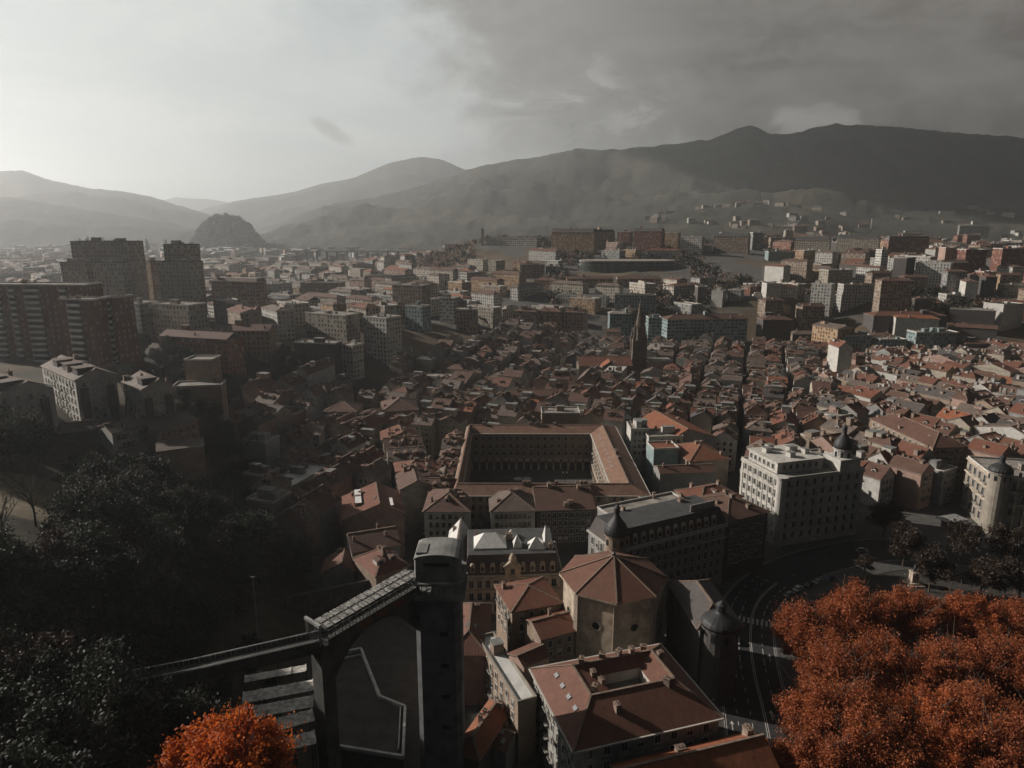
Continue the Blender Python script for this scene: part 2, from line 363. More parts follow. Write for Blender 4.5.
def wins(parent, w, d, side, n, floors, ztop, fh=3.1, ww=1.1, wh=1.8, style=('plain','plain','balcony','blind'), marg=1.2, rnd=None, top=0.9):
    """window parts along one side: f (front -y), l, r, b"""
    Ln = w if side in 'fb' else d; rnd = rnd or random
    for j in range(floors):
        for i in range(n):
            u = -Ln/2+marg+(Ln-2*marg)*(i+0.5)/n; z = ztop-top-wh-j*fh
            me = winmesh(ww, wh, rnd.choice(style))
            if side == 'f': inst('window', me, parent, (u, -d/2, z))
            if side == 'b': inst('window', me, parent, (-u, d/2, z), math.pi)
            if side == 'l': inst('window', me, parent, (-w/2, -u, z), -math.pi/2)
            if side == 'r': inst('window', me, parent, (w/2, u, z), math.pi/2)
def chimmesh(h, s):
    k = ('c', round(h,1), round(s,1))
    if k not in _cache:
        b = MB(); b.box(0,0,-1.5, s, s*0.75, h+1.5, 0); b.box(0,0,h, s+0.25, s*0.75+0.25, 0.15, 1)
        for q in (-1, 1): b.lathe(q*s*0.22, 0, [(0.14, h+0.15), (0.12, h+0.6), (0.0, h+0.62)], 6, 1)
        _cache[k] = b.mesh('chimney', [CHIM, RIDGE])
    return _cache[k]
def dormmesh(w, kind='dormer'):
    k = ('d', round(w,1), kind)
    if k not in _cache:
        b = MB(); b.box(0, 1.2, -1.2, w, 2.6, 2.6, 0)
        b.box(0, -0.13, 0.15, w*0.6, 0.06, 0.95, 1)
        q = w/2+0.25
        b.poly([(-q,-0.45,1.42),(0,-0.45,1.95),(0,2.7,1.95),(-q,2.7,1.42)][::-1], 2); b.poly([(0,-0.45,1.95),(q,-0.45,1.42),(q,2.7,1.42),(0,2.7,1.95)][::-1], 2)
        b.poly([(-w/2,-0.12,1.4),(w/2,-0.12,1.4),(0,-0.12,1.9)], 0)
        _cache[k] = b.mesh('dormer', [WM('white'), GLASS, RM('brown')])
    return _cache[k]
def skymesh():
    if 's' not in _cache:
        b = MB(); b.box(0,0,-0.1,0.9,1.3,0.22,0); b.box(0,0,0.12,0.72,1.1,0.03,1)
        _cache['s'] = b.mesh('skylight', [plain('skylight frame', (0.3,0.3,0.3), 0.7, 0.1), plain('skylight pane', (0.25,0.26,0.27), 0.6, 0.1)])
    return _cache['s']
def boxmesh(sx, sy, sz, m):
    k = ('b', round(sx,1), round(sy,1), round(sz,1), m.name)
    if k not in _cache:
        b = MB(); b.box(0,0,-0.05,sx,sy,sz,0); b.box(0,0,sz-0.05,sx+0.3,sy+0.3,0.15,1); _cache[k] = b.mesh('roof_box', [m, CONC])
    return _cache[k]
FOOT = []     # placed footprints for the fill (cx, cy, radius-ish polygon)
def corners(cx, cy, rot, w, d):
    c, s_ = math.cos(rot), math.sin(rot)
    return [(cx+x*c-y*s_, cy+x*s_+y*c) for x, y in ((-w/2,-d/2),(w/2,-d/2),(w/2,d/2),(-w/2,d/2))]
def overlap(A, B):
    for P in (A, B):
        for i in range(4):
            ex, ey = P[(i+1)%4][0]-P[i][0], P[(i+1)%4][1]-P[i][1]; nx, ny = -ey, ex
            a = [p[0]*nx+p[1]*ny for p in A]; b = [p[0]*nx+p[1]*ny for p in B]
            if max(a) < min(b) or max(b) < min(a): return False
    return True
def free(Q, rad=80):
    cx = sum(p[0] for p in Q)/4; cy = sum(p[1] for p in Q)/4
    for F, fx, fy, fr in FOOT:
        if abs(fx-cx) < fr+30 and abs(fy-cy) < fr+30 and overlap(Q, F): return False
    return True
def claim(Q):
    cx = sum(p[0] for p in Q)/4; cy = sum(p[1] for p in Q)/4
    FOOT.append((Q, cx, cy, max(math.hypot(p[0]-cx, p[1]-cy) for p in Q)))
BUILT = []
def house(name, label, cat, cx, cy, rot, w, d, zt, roof='hip', rh=2.6, wm='cream', rm='rust', chim=2, dorm=0, skyl=0, group=None, win=None, seed=0, z0=None, boxes=0, parapet=None, fh=3.1, win_kw=None, auto=None, dormrm=None):
    rnd = random.Random(seed or hash((round(cx,1), round(cy,1))) & 0xffff)
    Q = corners(cx, cy, rot, w, d); claim(Q)
    if z0 is None: z0 = min(g(*q) for q in Q)-0.6
    e = empty(name, (cx, cy, z0), rot); tag(e, label, cat, group)
    h = zt-z0
    ax = {'gx': 'x', 'gy': 'y'}.get(roof); off = 0
    if ax: off = rnd.uniform(-0.12, 0.12)*(d if ax == 'x' else w)
    wmat = WM(wm) if isinstance(wm, str) else wm
    if ax:
        gmesh(w, d, 0, h, rh, ax, off).obj('wall', wmat, e); gable(w, d, h, rh, 0.5, ax, off=off).obj('roof', [RM(rm), CHIM, RIDGE], e)
        zr = lambda x, y: h+rh*(1-abs((y if ax == 'x' else x)-off)/((d if ax == 'x' else w)/2+abs(off)))+0.2
    elif roof == 'hip':
        b = MB(); b.prism(corners(0,0,0,w,d), 0, h, 0, 0); b.obj('wall', wmat, e)
        hip(w, d, h, rh).obj('roof', [RM(rm), CHIM, RIDGE], e)
        zr = lambda x, y: h+rh*max(0, min(1, min((w/2-abs(x)), (d/2-abs(y)))/(min(w, d)/2)))+0.3
    elif roof == 'mansard':
        b = MB(); b.prism(corners(0,0,0,w,d), 0, h, 0, 0); b.obj('wall', wmat, e)
        b = MB(); i = 1.6; o_ = 0.5; A = corners(0,0,0,w+2*o_,d+2*o_); B_ = corners(0,0,0,w-2*i,d-2*i)
        b.prism(A, h, h+0.4, 1, 1)
        A = corners(0,0,0,w,d)
        for k in range(4):
            p, q = A[k], A[(k+1)%4]; r, s_ = B_[(k+1)%4], B_[k]
            b.poly([(p[0],p[1],h+0.404),(q[0],q[1],h+0.404),(r[0],r[1],h+rh),(s_[0],s_[1],h+rh)], 0)
        b.poly([(p[0],p[1],h+rh) for p in B_], 2)
        b.obj('roof', [RM(rm), PALE, RM('deck')], e); zr = lambda x, y: h+rh
    else:   # flat with parapet
        b = MB(); b.prism(corners(0,0,0,w,d), 0, h, 0, 0); b.obj('wall', wmat, e)
        b = MB(); b.box(0,0,h+0.004,w-0.5,d-0.5,0.12,0)
        for sx_, sy_, lx, ly in ((0,-1,w+0.3,0.35),(0,1,w+0.3,0.35),(-1,0,0.35,d-0.36),(1,0,0.35,d-0.36)): b.box(sx_*(w/2),sy_*(d/2),h+0.002,lx,ly,0.8,1)
        b.obj('roof', [RM(rm), PALE if parapet is None else parapet], e); zr = lambda x, y: h+0.12
    for i in range(chim):
        x, y = rnd.uniform(-w/2+1, w/2-1), rnd.uniform(-d/2+1, d/2-1)
        inst('chimney', chimmesh(rnd.choice((0.9,1.3,1.8)), rnd.choice((0.8,1.2,1.8))), e, (x, y, zr(x, y)), rnd.choice((0, math.pi/2)))
    for i in range(dorm):
        if ax == 'y': x = rnd.choice((-1,1))*w*0.3; y = (i-(dorm-1)/2)*d/(dorm+0.5); rz = -math.pi/2 if x < 0 else math.pi/2
        else: x = (i-(dorm-1)/2)*w/(dorm+0.5); y = -d*0.3; rz = 0
        inst('dormer', dormmesh(rnd.choice((1.4, 2.0, 2.8))), e, (x, y, zr(x, y)-0.3), rz)
    for i in range(skyl):
        x, y = rnd.uniform(-w*0.35, w*0.35), -d*rnd.uniform(0.12, 0.38)
        if roof in ('gx', 'hip', 'gy'):
            o = inst('skylight', skymesh(), e, (x, y, zr(x, y)+0.05)); sl_ = math.atan2(rh, d/2)
            if roof != 'gy': o.rotation_euler = (sl_, 0, 0)
            else: o.rotation_euler = (0, -math.atan2(rh, w/2)*(1 if x < 0 else -1), 0)
    for i in range(boxes):
        bx, by = rnd.uniform(-w*0.3, w*0.3), rnd.uniform(-d*0.25, d*0.25)
        inst('roof_hut', boxmesh(rnd.choice((2.5,4,6)), rnd.choice((2.5,4)), rnd.choice((1.6,2.6,3.2)), wmat if wm[-1] not in '+=' else WM(wm[:-1])), e, (bx, by, zr(bx, by)))
    if win:
        for side, n, fl in win: wins(e, w, d, side, n, fl, h, fh, rnd=rnd, **(win_kw or {}))
    BUILT.append(dict(o=e, auto=auto, x=cx, y=cy, z=zt, roof=roof, rm=rm, wm=wm, chim=chim, dorm=dorm, skyl=skyl, w=w, d=d))
    return e
def B(label, xa, ya, xb, yb, d, D=None, z=None, **kw):
    """a building by the pixels of its front eave corners; D distance of the left one, or z its eave height"""
    if D is not None:
        A = atD(xa, ya, D); z = A[2]; D2 = D+kw.get('dy', 0)
        E = ((xb-512)/FPX*(D2*cp-(z-CAMZ)*sp), D2, z)
    else: A = at(xa, ya, z); E = at(xb, yb, z)
    kw.pop('dy', None)
    w = math.hypot(E[0]-A[0], E[1]-A[1]); rot = math.atan2(E[1]-A[1], E[0]-A[0])
    cx, cy = (A[0]+E[0])/2-math.sin(rot)*d/2, (A[1]+E[1])/2+math.cos(rot)*d/2
    name = kw.pop('name', 'apartment_block'); cat = kw.pop('cat', 'apartment block')
    return house(name, label, cat, cx, cy, rot, w, d, z, **kw)
# ================================================================== SETTING
def ground_mesh():
    def axis(lo, hi, near, step, grow):
        r = [0.0]; 
        while r[-1] < hi: r.append(r[-1]+(step if r[-1] < near else step*(1+(r[-1]-near)*grow)))
        l = [0.0]
        while l[-1] < -lo: l.append(l[-1]+(step if l[-1] < near else step*(1+(l[-1]-near)*grow)))
        return np.array([-q for q in l[:0:-1]]+r)
    xs = axis(-16000, 16000, 500, 6.0, 0.006); ys = axis(-500, 16000, 1000, 6.0, 0.006)
    XX, YY = np.meshgrid(xs, ys); ZZ = garr(XX, YY)
    nx, ny = len(xs), len(ys)
    hills_ = ZZ > 1
    V = np.stack([XX.ravel(), YY.ravel(), ZZ.ravel()], 1)
    for i in np.nonzero(hills_.ravel() & (V[:,1] < 1400) & (abs(V[:,0]) < 900))[0]:
        V[i,2] += mn.fractal(Vector((V[i,0]*0.03, V[i,1]*0.03, 0)), 1, 2, 3)*min(1.5, V[i,2]*0.1)
    idx = np.arange(nx*ny).reshape(ny, nx)
    Fc = np.stack([idx[:-1,:-1], idx[:-1,1:], idx[1:,1:], idx[1:,:-1]], -1).reshape(-1, 4)
    me = bpy.data.meshes.new('ground'); me.from_pydata(V.tolist(), [], Fc.tolist()); me.polygons.foreach_set('use_smooth', [True]*len(Fc)); me.update()
    o = bpy.data.objects.new('ground', me); C.objects.link(o); tag(o, kind='structure')
    def f(t, b):
        geo = t.n('ShaderNodeNewGeometry'); P = geo.outputs['Position']; z = t.n('ShaderNodeSeparateXYZ', {0: P}).outputs[2]
        y = t.n('ShaderNodeSeparateXYZ', {0: P}).outputs[1]
        nz = t.n('ShaderNodeSeparateXYZ', {0: geo.outputs['True Normal']}).outputs[2]
        n = noise(t, 0.012, 6, 0.6, P); f2 = noise(t, 0.35, 5, 0.65, P)
        pave = t.mix(t.ss(f2, 0.3, 0.7), (0.06,0.058,0.055), (0.10,0.095,0.088))
        veg = t.mix(t.ss(f2, 0.3, 0.7), (0.03,0.028,0.018), (0.075,0.06,0.038))
        veg = t.mix(t.ss(n, 0.45, 0.6), veg, (0.10,0.07,0.04))
        k = t.m('MULTIPLY', t.ss(z, 1.0, 4.0), t.m('MAXIMUM', t.ss(n, 0.5, 0.56), t.m('SUBTRACT', 1.0, t.ss(nz, 0.93, 0.97))))
        k = t.m('MAXIMUM', k, t.m('MULTIPLY', t.ss(z, 1.0, 4.0), t.m('SUBTRACT', 1.0, t.ss(y, 350, 420))))
        xx = t.n('ShaderNodeSeparateXYZ', {0: P}).outputs[0]
        q = t.m('ADD', t.m('POWER', t.m('DIVIDE', t.m('ADD', xx, 128.0), 26.0), 2.0), t.m('POWER', t.m('DIVIDE', t.m('SUBTRACT', y, 172.0), 22.0), 2.0))
        q = t.m('ADD', q, t.m('MULTIPLY', t.m('SUBTRACT', noise(t, 0.08, 4, 0.6, P), 0.5), 1.2))
        veg = t.mix(t.m('SUBTRACT', 1.0, t.ss(q, 0.8, 1.1)), veg, t.mix(t.ss(f2, 0.35, 0.65), (0.17,0.135,0.085), (0.26,0.20,0.13)))
        L(t, t.mix(k, pave, veg), b.inputs['Base Color']); b.inputs['Roughness'].default_value = 0.95
    me.materials.append(mat('ground', f))
ground_mesh()

def forest(name, c1, c2, c3, s1=0.0022, s2=0.02):
    def f(t, b):
        P = t.n('ShaderNodeNewGeometry').outputs['Position']
        n = noise(t, s1, 6, 0.6, P); f2 = noise(t, s2, 6, 0.7, P)
        c = t.mix(t.ss(f2, 0.3, 0.7), c1, c2); c = t.mix(t.ss(n, 0.5, 0.62), c, c3)
        bp = t.n('ShaderNodeBump', {'Strength': 0.9, 'Distance': 12.0, 'Height': f2})
        L(t, bp.outputs[0], b.inputs['Normal']); L(t, c, b.inputs['Base Color']); b.inputs['Roughness'].default_value = 1.0
    return mat(name, f)
FOREST = forest('mountain forest', (0.014,0.018,0.011), (0.045,0.046,0.026), (0.065,0.055,0.036))
def ridge(name, prof, D, front, back, amp, m, z0=20.0, seed=0, fuzz=6.0, shape=1.0, step=3.0, rows=46):
    """a mountain ridge: crest through the given skyline at distance D(px), slopes falling front and back"""
    px = np.arange(prof[0][0], prof[-1][0]+0.1, step)
    py = np.interp(px, [p[0] for p in prof], [p[1] for p in prof])
    Df = D if callable(D) else (lambda p: D)
    V = []; nr = rows
    for i, (a, b) in enumerate(zip(px, py)):
        Dc = Df(a); cx, cy, cz = atD(a, b, Dc)
        for j in range(nr):
            t_ = -1+2*j/(nr-1)                      # -1 front foot .. 0 crest .. 1 back foot
            r = Dc + (front if t_ < 0 else back)*t_
            x, y = cx*r/Dc, cy*r/Dc
            s_ = max(0, 1-abs(t_))
            prf = s_**shape*(0.75+0.25*s_)
            spur = mn.fractal(Vector((x*0.0011+seed, y*0.0011, seed)), 0.9, 2.1, 6)
            k = min(1, abs(t_)*3.2)*min(1, s_*4)
            rid = 1-abs(mn.noise(Vector((x*0.0011+seed*3+y*0.0004, y*0.0009-x*0.0003, 5+seed))))*2
            z = z0+(cz-z0)*prf + k*amp*(spur*0.8+rid*0.6-0.3)*(0.5+s_)
            z += fuzz*mn.fractal(Vector((x*0.012, y*0.012, seed)), 0.6, 2.2, 4)
            V.append((x, y, z if 0 < j < nr-1 else z0-40))
    n = len(px); Fc = []
    for i in range(n-1):
        for j in range(nr-1): a = i*nr+j; Fc.append((a, a+nr, a+nr+1, a+1))
    me = bpy.data.meshes.new(name); me.from_pydata(V, [], Fc); me.materials.append(m); me.update(); me.polygons.foreach_set('use_smooth', [True]*len(Fc))
    o = bpy.data.objects.new(name, me); C.objects.link(o); tag(o, kind='structure'); return o
ridge('mountain', [(-160,240),(90,222),(140,205),(175,196),(205,198),(235,203),(300,196),(380,205),(500,215)], 10500, 1500, 1500, 80, FOREST, seed=1.3)
ridge('mountain', [(-220,205),(-140,180),(-60,172),(0,169),(22,168),(45,177),(85,187),(122,190),(150,195),(185,206),(225,219),(270,240)], 5200, 2200, 1800, 90, FOREST, seed=2.1)
ridge('mountain', [(-160,215),(-60,200),(10,196),(60,205),(110,212),(170,222),(230,236),(260,246)], 3500, 1300, 900, 45, FOREST, seed=4.7, z0=15)
ridge('mountain', [(120,235),(205,208),(250,198),(290,192),(325,182),(355,176),(390,161),(420,155),(440,157),(462,167),(520,185),(640,215)], 7600, 2600, 1800, 110, FOREST, seed=3.3)
MAIN = [(200,262),(240,244),(268,230),(300,215),(330,206),(372,198),(400,191),(440,179),(480,165),(520,159),(560,154),(600,150),(640,146),(680,142),(712,138),(735,128),(752,124),(768,131),(790,133),(812,127),(835,123),(870,125),(910,127),(945,131),(985,134),(1024,137),(1100,142),(1250,170)]
ridge('mountain', MAIN, 4600, 2600, 1500, 120, FOREST, seed=6.2, fuzz=9, step=2.5, rows=90)
# lower wooded foothills on the right with scattered clearings
FH = ridge('foothill', [(560,236),(640,222),(700,210),(760,202),(820,205),(880,214),(950,208),(1024,204),(1150,200)], 2500, 900, 800, 35, FOREST, seed=8.4, z0=50, fuzz=6)

# haze
def haze():
    b = MB(); b.box(0, 6000, -6, 30000, 13000, 960, 0)
    m = bpy.data.materials.new('haze'); m.use_nodes = True; t = NT(m.node_tree)
    v = t.n('ShaderNodeVolumePrincipled', {'Color': (0.90,0.94,0.97,1), 'Density': 1.28e-4, 'Anisotropy': 0.62})
    t.n('ShaderNodeOutputMaterial', {'Volume': v.outputs[0]})
    o = b.obj('haze', m); tag(o, kind='stuff')
haze()
# unseen cloud added above the view, shaped to shade the right-hand mountains
def shade_clouds():
    rng = random.Random(3); b = bpy.data.meshes.new('shade_clouds'); V = []; Fc = []
    def inside(x, y):
        u, v = (x+1500)/3000, (y-5500)/2600
        return 1-(u*u+v*v)+mn.fractal(Vector((x*0.0005, y*0.0005, 3)), 0.8, 2.1, 5)*0.4
    n = 90; xs = np.linspace(-5400, 2000, n); ys = np.linspace(2400, 8600, n)
    idx = {}
    for s_ in (0, 1):
        for i, x in enumerate(xs):
            for j, y in enumerate(ys):
                f = max(0, min(1, inside(x, y)*2.2))
                z = 3050+(1 if s_ else -0.35)*f**0.5*(260+160*mn.fractal(Vector((x*0.002, y*0.002, 9+s_)), 0.7, 2.1, 5))
                idx[s_,i,j] = len(V); V.append((x, y, z if f > 0 else 3050))
        for i in range(n-1):
            for j in range(n-1):
                if max(inside(xs[a], ys[c]) for a in (i, i+1) for c in (j, j+1)) <= 0: continue
                q = (idx[s_,i,j], idx[s_,i+1,j], idx[s_,i+1,j+1], idx[s_,i,j+1]); Fc.append(q if s_ else q[::-1])
    b.from_pydata(V, [], Fc); b.polygons.foreach_set('use_smooth', [True]*len(Fc)); b.update()
    b.materials.append(plain('cloud', (0.75,0.75,0.75), 1.0, 0.1, 0.001, rvar=0))
    o = bpy.data.objects.new('shade_clouds', b); C.objects.link(o); tag(o, kind='structure')
shade_clouds()

# ================================================================== TREES
def rot_np(n, rng):
    q = rng.normal(size=(n,4)); q /= np.linalg.norm(q,axis=1)[:,None]; w,x,y,z = q.T
    return np.stack([np.stack([1-2*(y*y+z*z),2*(x*y-z*w),2*(x*z+y*w)],1), np.stack([2*(x*y+z*w),1-2*(x*x+z*z),2*(y*z-x*w)],1), np.stack([2*(x*z-y*w),2*(y*z+x*w),1-2*(x*x+y*y)],1)],1)
def crown(name, seed, Rr, H, nl, leaf, m, lobes=9, zc=0.0, flat=1.0, conical=False):
    """leaf quads spread through many uneven clumps"""
    rng = np.random.default_rng(seed); cs = []
    for i in range(lobes*4):
        if conical:
            h = rng.random(); rad = Rr*(1-h)*0.8; a = rng.random()*6.28; cs.append((rad*math.cos(a)*rng.random(), rad*math.sin(a)*rng.random(), H*(h-0.5), Rr*(0.16+0.22*(1-h))))
        else:
            v = rng.normal(size=3); v /= np.linalg.norm(v); r_ = rng.random()**0.4*0.74
            cs.append((v[0]*Rr*r_, v[1]*Rr*r_, v[2]*H/2*r_, Rr*rng.uniform(0.16, 0.36)*(9/max(9,lobes))**0.45))
    cs = np.array(cs); k = rng.integers(0, len(cs), nl)
    v = rng.normal(size=(nl,3)); v /= np.linalg.norm(v,axis=1)[:,None]
    rr = rng.random(nl)[:,None]**0.45
    wide = np.where(rng.random(nl) < 0.15, 1.7, 1.0)[:,None]
    P = cs[k,:3]+v*cs[k,3:4]*rr*wide*np.array([1,1,0.9*flat]); ax_ = cs[k,:3]+np.array([0,0,0.35*Rr]); ax_ /= np.linalg.norm(ax_,axis=1)[:,None]+1e-6
    P += ax_*(rng.uniform(-0.7,1.3,nl)[:,None]*cs[k,3:4])*(0 if conical else 0.9); P[:,2] += zc
    M = rot_np(nl, rng); s = leaf*rng.uniform(0.6,1.4,nl)[:,None]
    q = np.array([(-1,-0.6,0),(1,-0.6,0),(1,0.6,0),(-1,0.6,0)])*0.5
    V = (P[:,None,:]+np.einsum('nij,kj->nki', M, q)*s[:,None,:]).reshape(-1,3)
    me = bpy.data.meshes.new(name); me.vertices.add(nl*4); me.vertices.foreach_set('co', V.ravel())
    me.loops.add(nl*4); me.loops.foreach_set('vertex_index', np.arange(nl*4)); me.polygons.add(nl); me.polygons.foreach_set('loop_start', np.arange(0, nl*4, 4)); me.polygons.foreach_set('loop_total', np.full(nl, 4))
    me.materials.append(m); me.update(calc_edges=True); me.validate(); return me
def leafmat(name, c1, c2, c3, sc_=0.25, trans=0.25):
    def f(t, b):
        tc_ = t.n('ShaderNodeTexCoord').outputs['Object']
        n = noise(t, sc_, 4, 0.6, tc_); f2 = noise(t, 3.0, 2, 0.6, tc_)
        c = t.mix(t.ss(n, 0.38, 0.62), c1, c2); c = t.mix(t.ss(f2, 0.5, 0.7), c, c3); f3 = noise(t, 0.9, 3, 0.7, tc_); c = t.mix(t.m('MULTIPLY', t.ss(f3, 0.52, 0.66), 0.6), c, sc(c1, 0.3)); c = t.mix(t.m('MULTIPLY', orand(t), 0.5), c, sc(c1, 0.8))
        L(t, c, b.inputs['Base Color']); b.inputs['Roughness'].default_value = 0.65
        tr = t.n('ShaderNodeBsdfTranslucent', {'Color': c}); mx = t.n('ShaderNodeMixShader', {0: trans, 1: b.outputs[0], 2: tr.outputs[0]})
        o = [x for x in t.nt.nodes if x.type == 'OUTPUT_MATERIAL'][0]; L(t, mx.outputs[0], o.inputs['Surface'])
    return mat(name, f)
GREEN = leafmat('dark evergreen leaves', (0.014,0.019,0.010), (0.03,0.034,0.017), (0.06,0.06,0.045))
BROWN = leafmat('fading brown leaves', (0.035,0.020,0.012), (0.06,0.033,0.018), (0.04,0.034,0.022))
ORNG = leafmat('autumn orange leaves', (0.36,0.10,0.036), (0.57,0.165,0.05), (0.22,0.085,0.035), 0.3, 0.4)
RED = leafmat('vivid orange red leaves', (0.62,0.13,0.022), (0.72,0.19,0.03), (0.32,0.08,0.02), 0.3, 0.45)
BARK = plain('bark', (0.10,0.075,0.055), 0.95, 0.4, 1.5)
def trunk_mb(H, r, seed, spread=0.6, nb=7, lev=2, top=1.0):
    rnd = random.Random(seed); b = MB()
    def br(p, d, ln, r_, lv):
        q = p+d*ln; m_ = p+d*ln*0.5+Vector((rnd.uniform(-1,1), rnd.uniform(-1,1), 0))*ln*0.06
        b.tube(p, m_, r_, r_*0.8, 6 if lv < 2 else 4, 0, False); b.tube(m_, q, r_*0.8, r_*0.55, 6 if lv < 2 else 4)
        if lv >= lev: return
        for i in range(nb if lv == 0 else 4):
            a = rnd.uniform(0, 6.28); k = rnd.uniform(0.35, 1.0)*spread
            dd = (d*0.55+Vector((math.cos(a)*k, math.sin(a)*k, 0.35))).normalized()
            br(p+d*ln*rnd.uniform(0.55, 1.0), dd, ln*rnd.uniform(0.45, 0.8)*(0.9 if lv else 1), r_*0.45, lv+1)
    br(Vector((0,0,-1)), Vector((0,0,1)), H, r, 0); return b
TREES = {}
def treekind(k, H, Rr, ch, nl, leaf, m, seed, lobes=9, conical=False):
    TREES[k] = (crown('crown', seed, Rr, ch, nl, leaf, m, lobes, conical=conical), trunk_mb(H*0.62, 0.035*H**0.9*0.5+0.1, seed).mesh('trunk', [BARK]), H, ch)
for i in range(4): treekind('green%d' % i, 15, 6.4, 12, 16000, 0.36, GREEN, 10+i, 9)
for i in range(3): treekind('brown%d' % i, 13, 5.6, 10, 6000, 0.42, BROWN, 20+i, 7)
for i in range(3): treekind('plane%d' % i, 22, 10.5, 19, 46000, 0.33, ORNG, 30+i, 22)
treekind('fire0', 16, 8.2, 14, 42000, 0.26, RED, 41, 60)
treekind('fire1', 21, 9.5, 16, 36000, 0.32, leafmat('russet leaves', (0.46,0.12,0.035), (0.62,0.18,0.05), (0.26,0.08,0.03), 0.3, 0.4), 42, 36)
for i in range(2): treekind('small%d' % i, 7, 2.8, 5, 1500, 0.5, GREEN, 50+i, 5)
for i in range(2): treekind('gold%d' % i, 9, 3.6, 7, 2000, 0.55, ORNG, 60+i, 5)
treekind('cone0', 16, 3.6, 14, 3500, 0.5, GREEN, 70, 9, True)
TLIST = []
def tree(kind, x, y, s=1.0, name='tree', label=None, cat='tree', group=None, z=None, sz=1.0):
    cm, tm, H, ch = TREES[kind]; z = g(x, y) if z is None else z
    e = empty(name, (x, y, z), random.uniform(0, 6.28)); tag(e, label, cat, group)
    inst('trunk', tm, e, (0,0,0), 0, (s,s,s*sz)); inst('crown', cm, e, (0,0,(H-ch/2)*s*sz), random.uniform(0,6.28), (s,s,s*sz))
    TLIST.append((e, kind, x, y, z+H*s*sz)); return e
# ================================================================== LANDMARKS NEAR THE VIEWER
def thing(name, label, cat, x, y, z=0.0, rz=0.0, group=None):
    return tag(empty(name, (x, y, z), rz), label, cat, group)
def pt(px, py, z): return Vector(at(px, py, z))

# --- elevator tower
TX, TY = -14.4, 124.0
claim(corners(TX, TY, 0, 12, 12))
e = thing('elevator_tower', 'tall dark concrete lift tower with rounded cap, linked to the footbridge', 'tower', TX, TY, -1)
DCON = plain('dark stained concrete', (0.085,0.085,0.08), 0.9, 0.45, 0.3, rvar=0.0)
b = MB(); b.prism([(-3.2,-4.2),(3.2,-4.2),(4.4,-3.0),(4.4,3.0),(3.2,4.2),(-3.2,4.2),(-4.4,3.0),(-4.4,-3.0)], 0, 46.0)
for i in range(15): zz_ = 3+i*3.0; b.box(0, -4.22, zz_, 6.2, 0.06, 0.12); b.box(4.42, 0, zz_, 0.06, 5.9, 0.12); b.box(-4.42, 0, zz_, 0.06, 5.9, 0.12)
for q in (-3.2, 3.2): b.box(q, -4.24, 0, 0.35, 0.12, 46)
b.obj('shaft', plain('blue grey concrete', (0.15,0.16,0.165), 0.9, 0.4, 0.25, rvar=0), e)
for z_ in (17, 24, 31, 38):
    b = MB(); b.box(1.2, -4.24, z_, 1.6, 0.08, 0.9, 0); b.obj('slot', GLASS, e)
b = MB(); b.prism([(-4.2,-5.0),(4.4,-5.0),(5.4,-3.9),(5.4,4.2),(4.2,5.2),(-4.2,5.2),(-5.2,4.2),(-5.2,-3.9)], 46.0, 47.0); 
b.prism([(-4.0,-4.8),(4.2,-4.8),(5.2,-3.7),(5.2,4.0),(4.0,5.0),(-4.0,5.0),(-5.0,4.0),(-5.0,-3.7)], 48.9, 49.4)
for i in range(9):
    b.box(-3.8+i*0.98, -4.75, 47.0, 0.14, 0.14, 1.9); b.box(5.1, -3.5+i*0.9, 47.0, 0.14, 0.14, 1.9)
b.obj('viewing_gallery', CONC, e)
b = MB(); b.prism([(-4.0,-3.8),(3.8,-3.8),(4.3,-3.0),(4.3,3.4),(-4.3,3.4),(-4.3,-3.0)], 49.4, 54.0)
for z_ in (50.6, 52.2): b.box(0,-3.84,z_,7.0,0.1,0.12); b.box(4.32,0.2,z_,0.1,6.4,0.12)
prof = [(math.cos(a)*4.35, 54.0+math.sin(a)*1.0) for a in np.linspace(0, math.pi, 11)]
for (x0, z0_), (x1, z1_) in zip(prof, prof[1:]): b.poly([(x0,-3.9,z0_),(x0,3.9,z0_),(x1,3.9,z1_),(x1,-3.9,z1_)], 0)
b.poly([(x,-3.9,z_) for x, z_ in prof[::-1]][::-1], 0); b.poly([(x,3.9,z_) for x, z_ in prof[::-1]], 0)
b.box(-2.9, -1, 54.6, 2.0, 4.0, 0.5, 0)
b.obj('cap', CONC, e)
b = MB(); b.box(0, -3.86, 52.6, 5.0, 0.1, 0.7, 0); b.obj('cap_glazing', GLASS, e)

# --- footbridge
b0, b1, b2, b3 = Vector((-19.5,122.5,45.4)), Vector((-33,106.5,44.2)), Vector((-53,99.5,43.2)), Vector((-78,91,43.0))
e = thing('footbridge', 'concrete footbridge with glazed truss roof running from the lift tower to the wooded slope', 'footbridge', -33, 106.5, 0)
o_ = Vector((-33,106.5,0))
b = MB()
for p, q, w, h in ((b0,b1,4.2,1.3),(b1,b2,3.0,1.6),(b2,b3,3.0,1.6)): b.beam(p-o_, q-o_+(q-p).normalized()*0.6, w, h)
b.obj('deck', DCON, e)
pr = Vector((b1-b0).xy.to_3d()).normalized(); nr = Vector((-pr.y, pr.x, 0))
b = MB()
for s_ in (-1, 1):
    for hh in (0.9, 3.3): b.beam(b0-o_+nr*s_*2+Vector((0,0,hh)), b1-o_+nr*s_*2+Vector((0,0,hh)), 0.16, 0.16)
n_ = 14
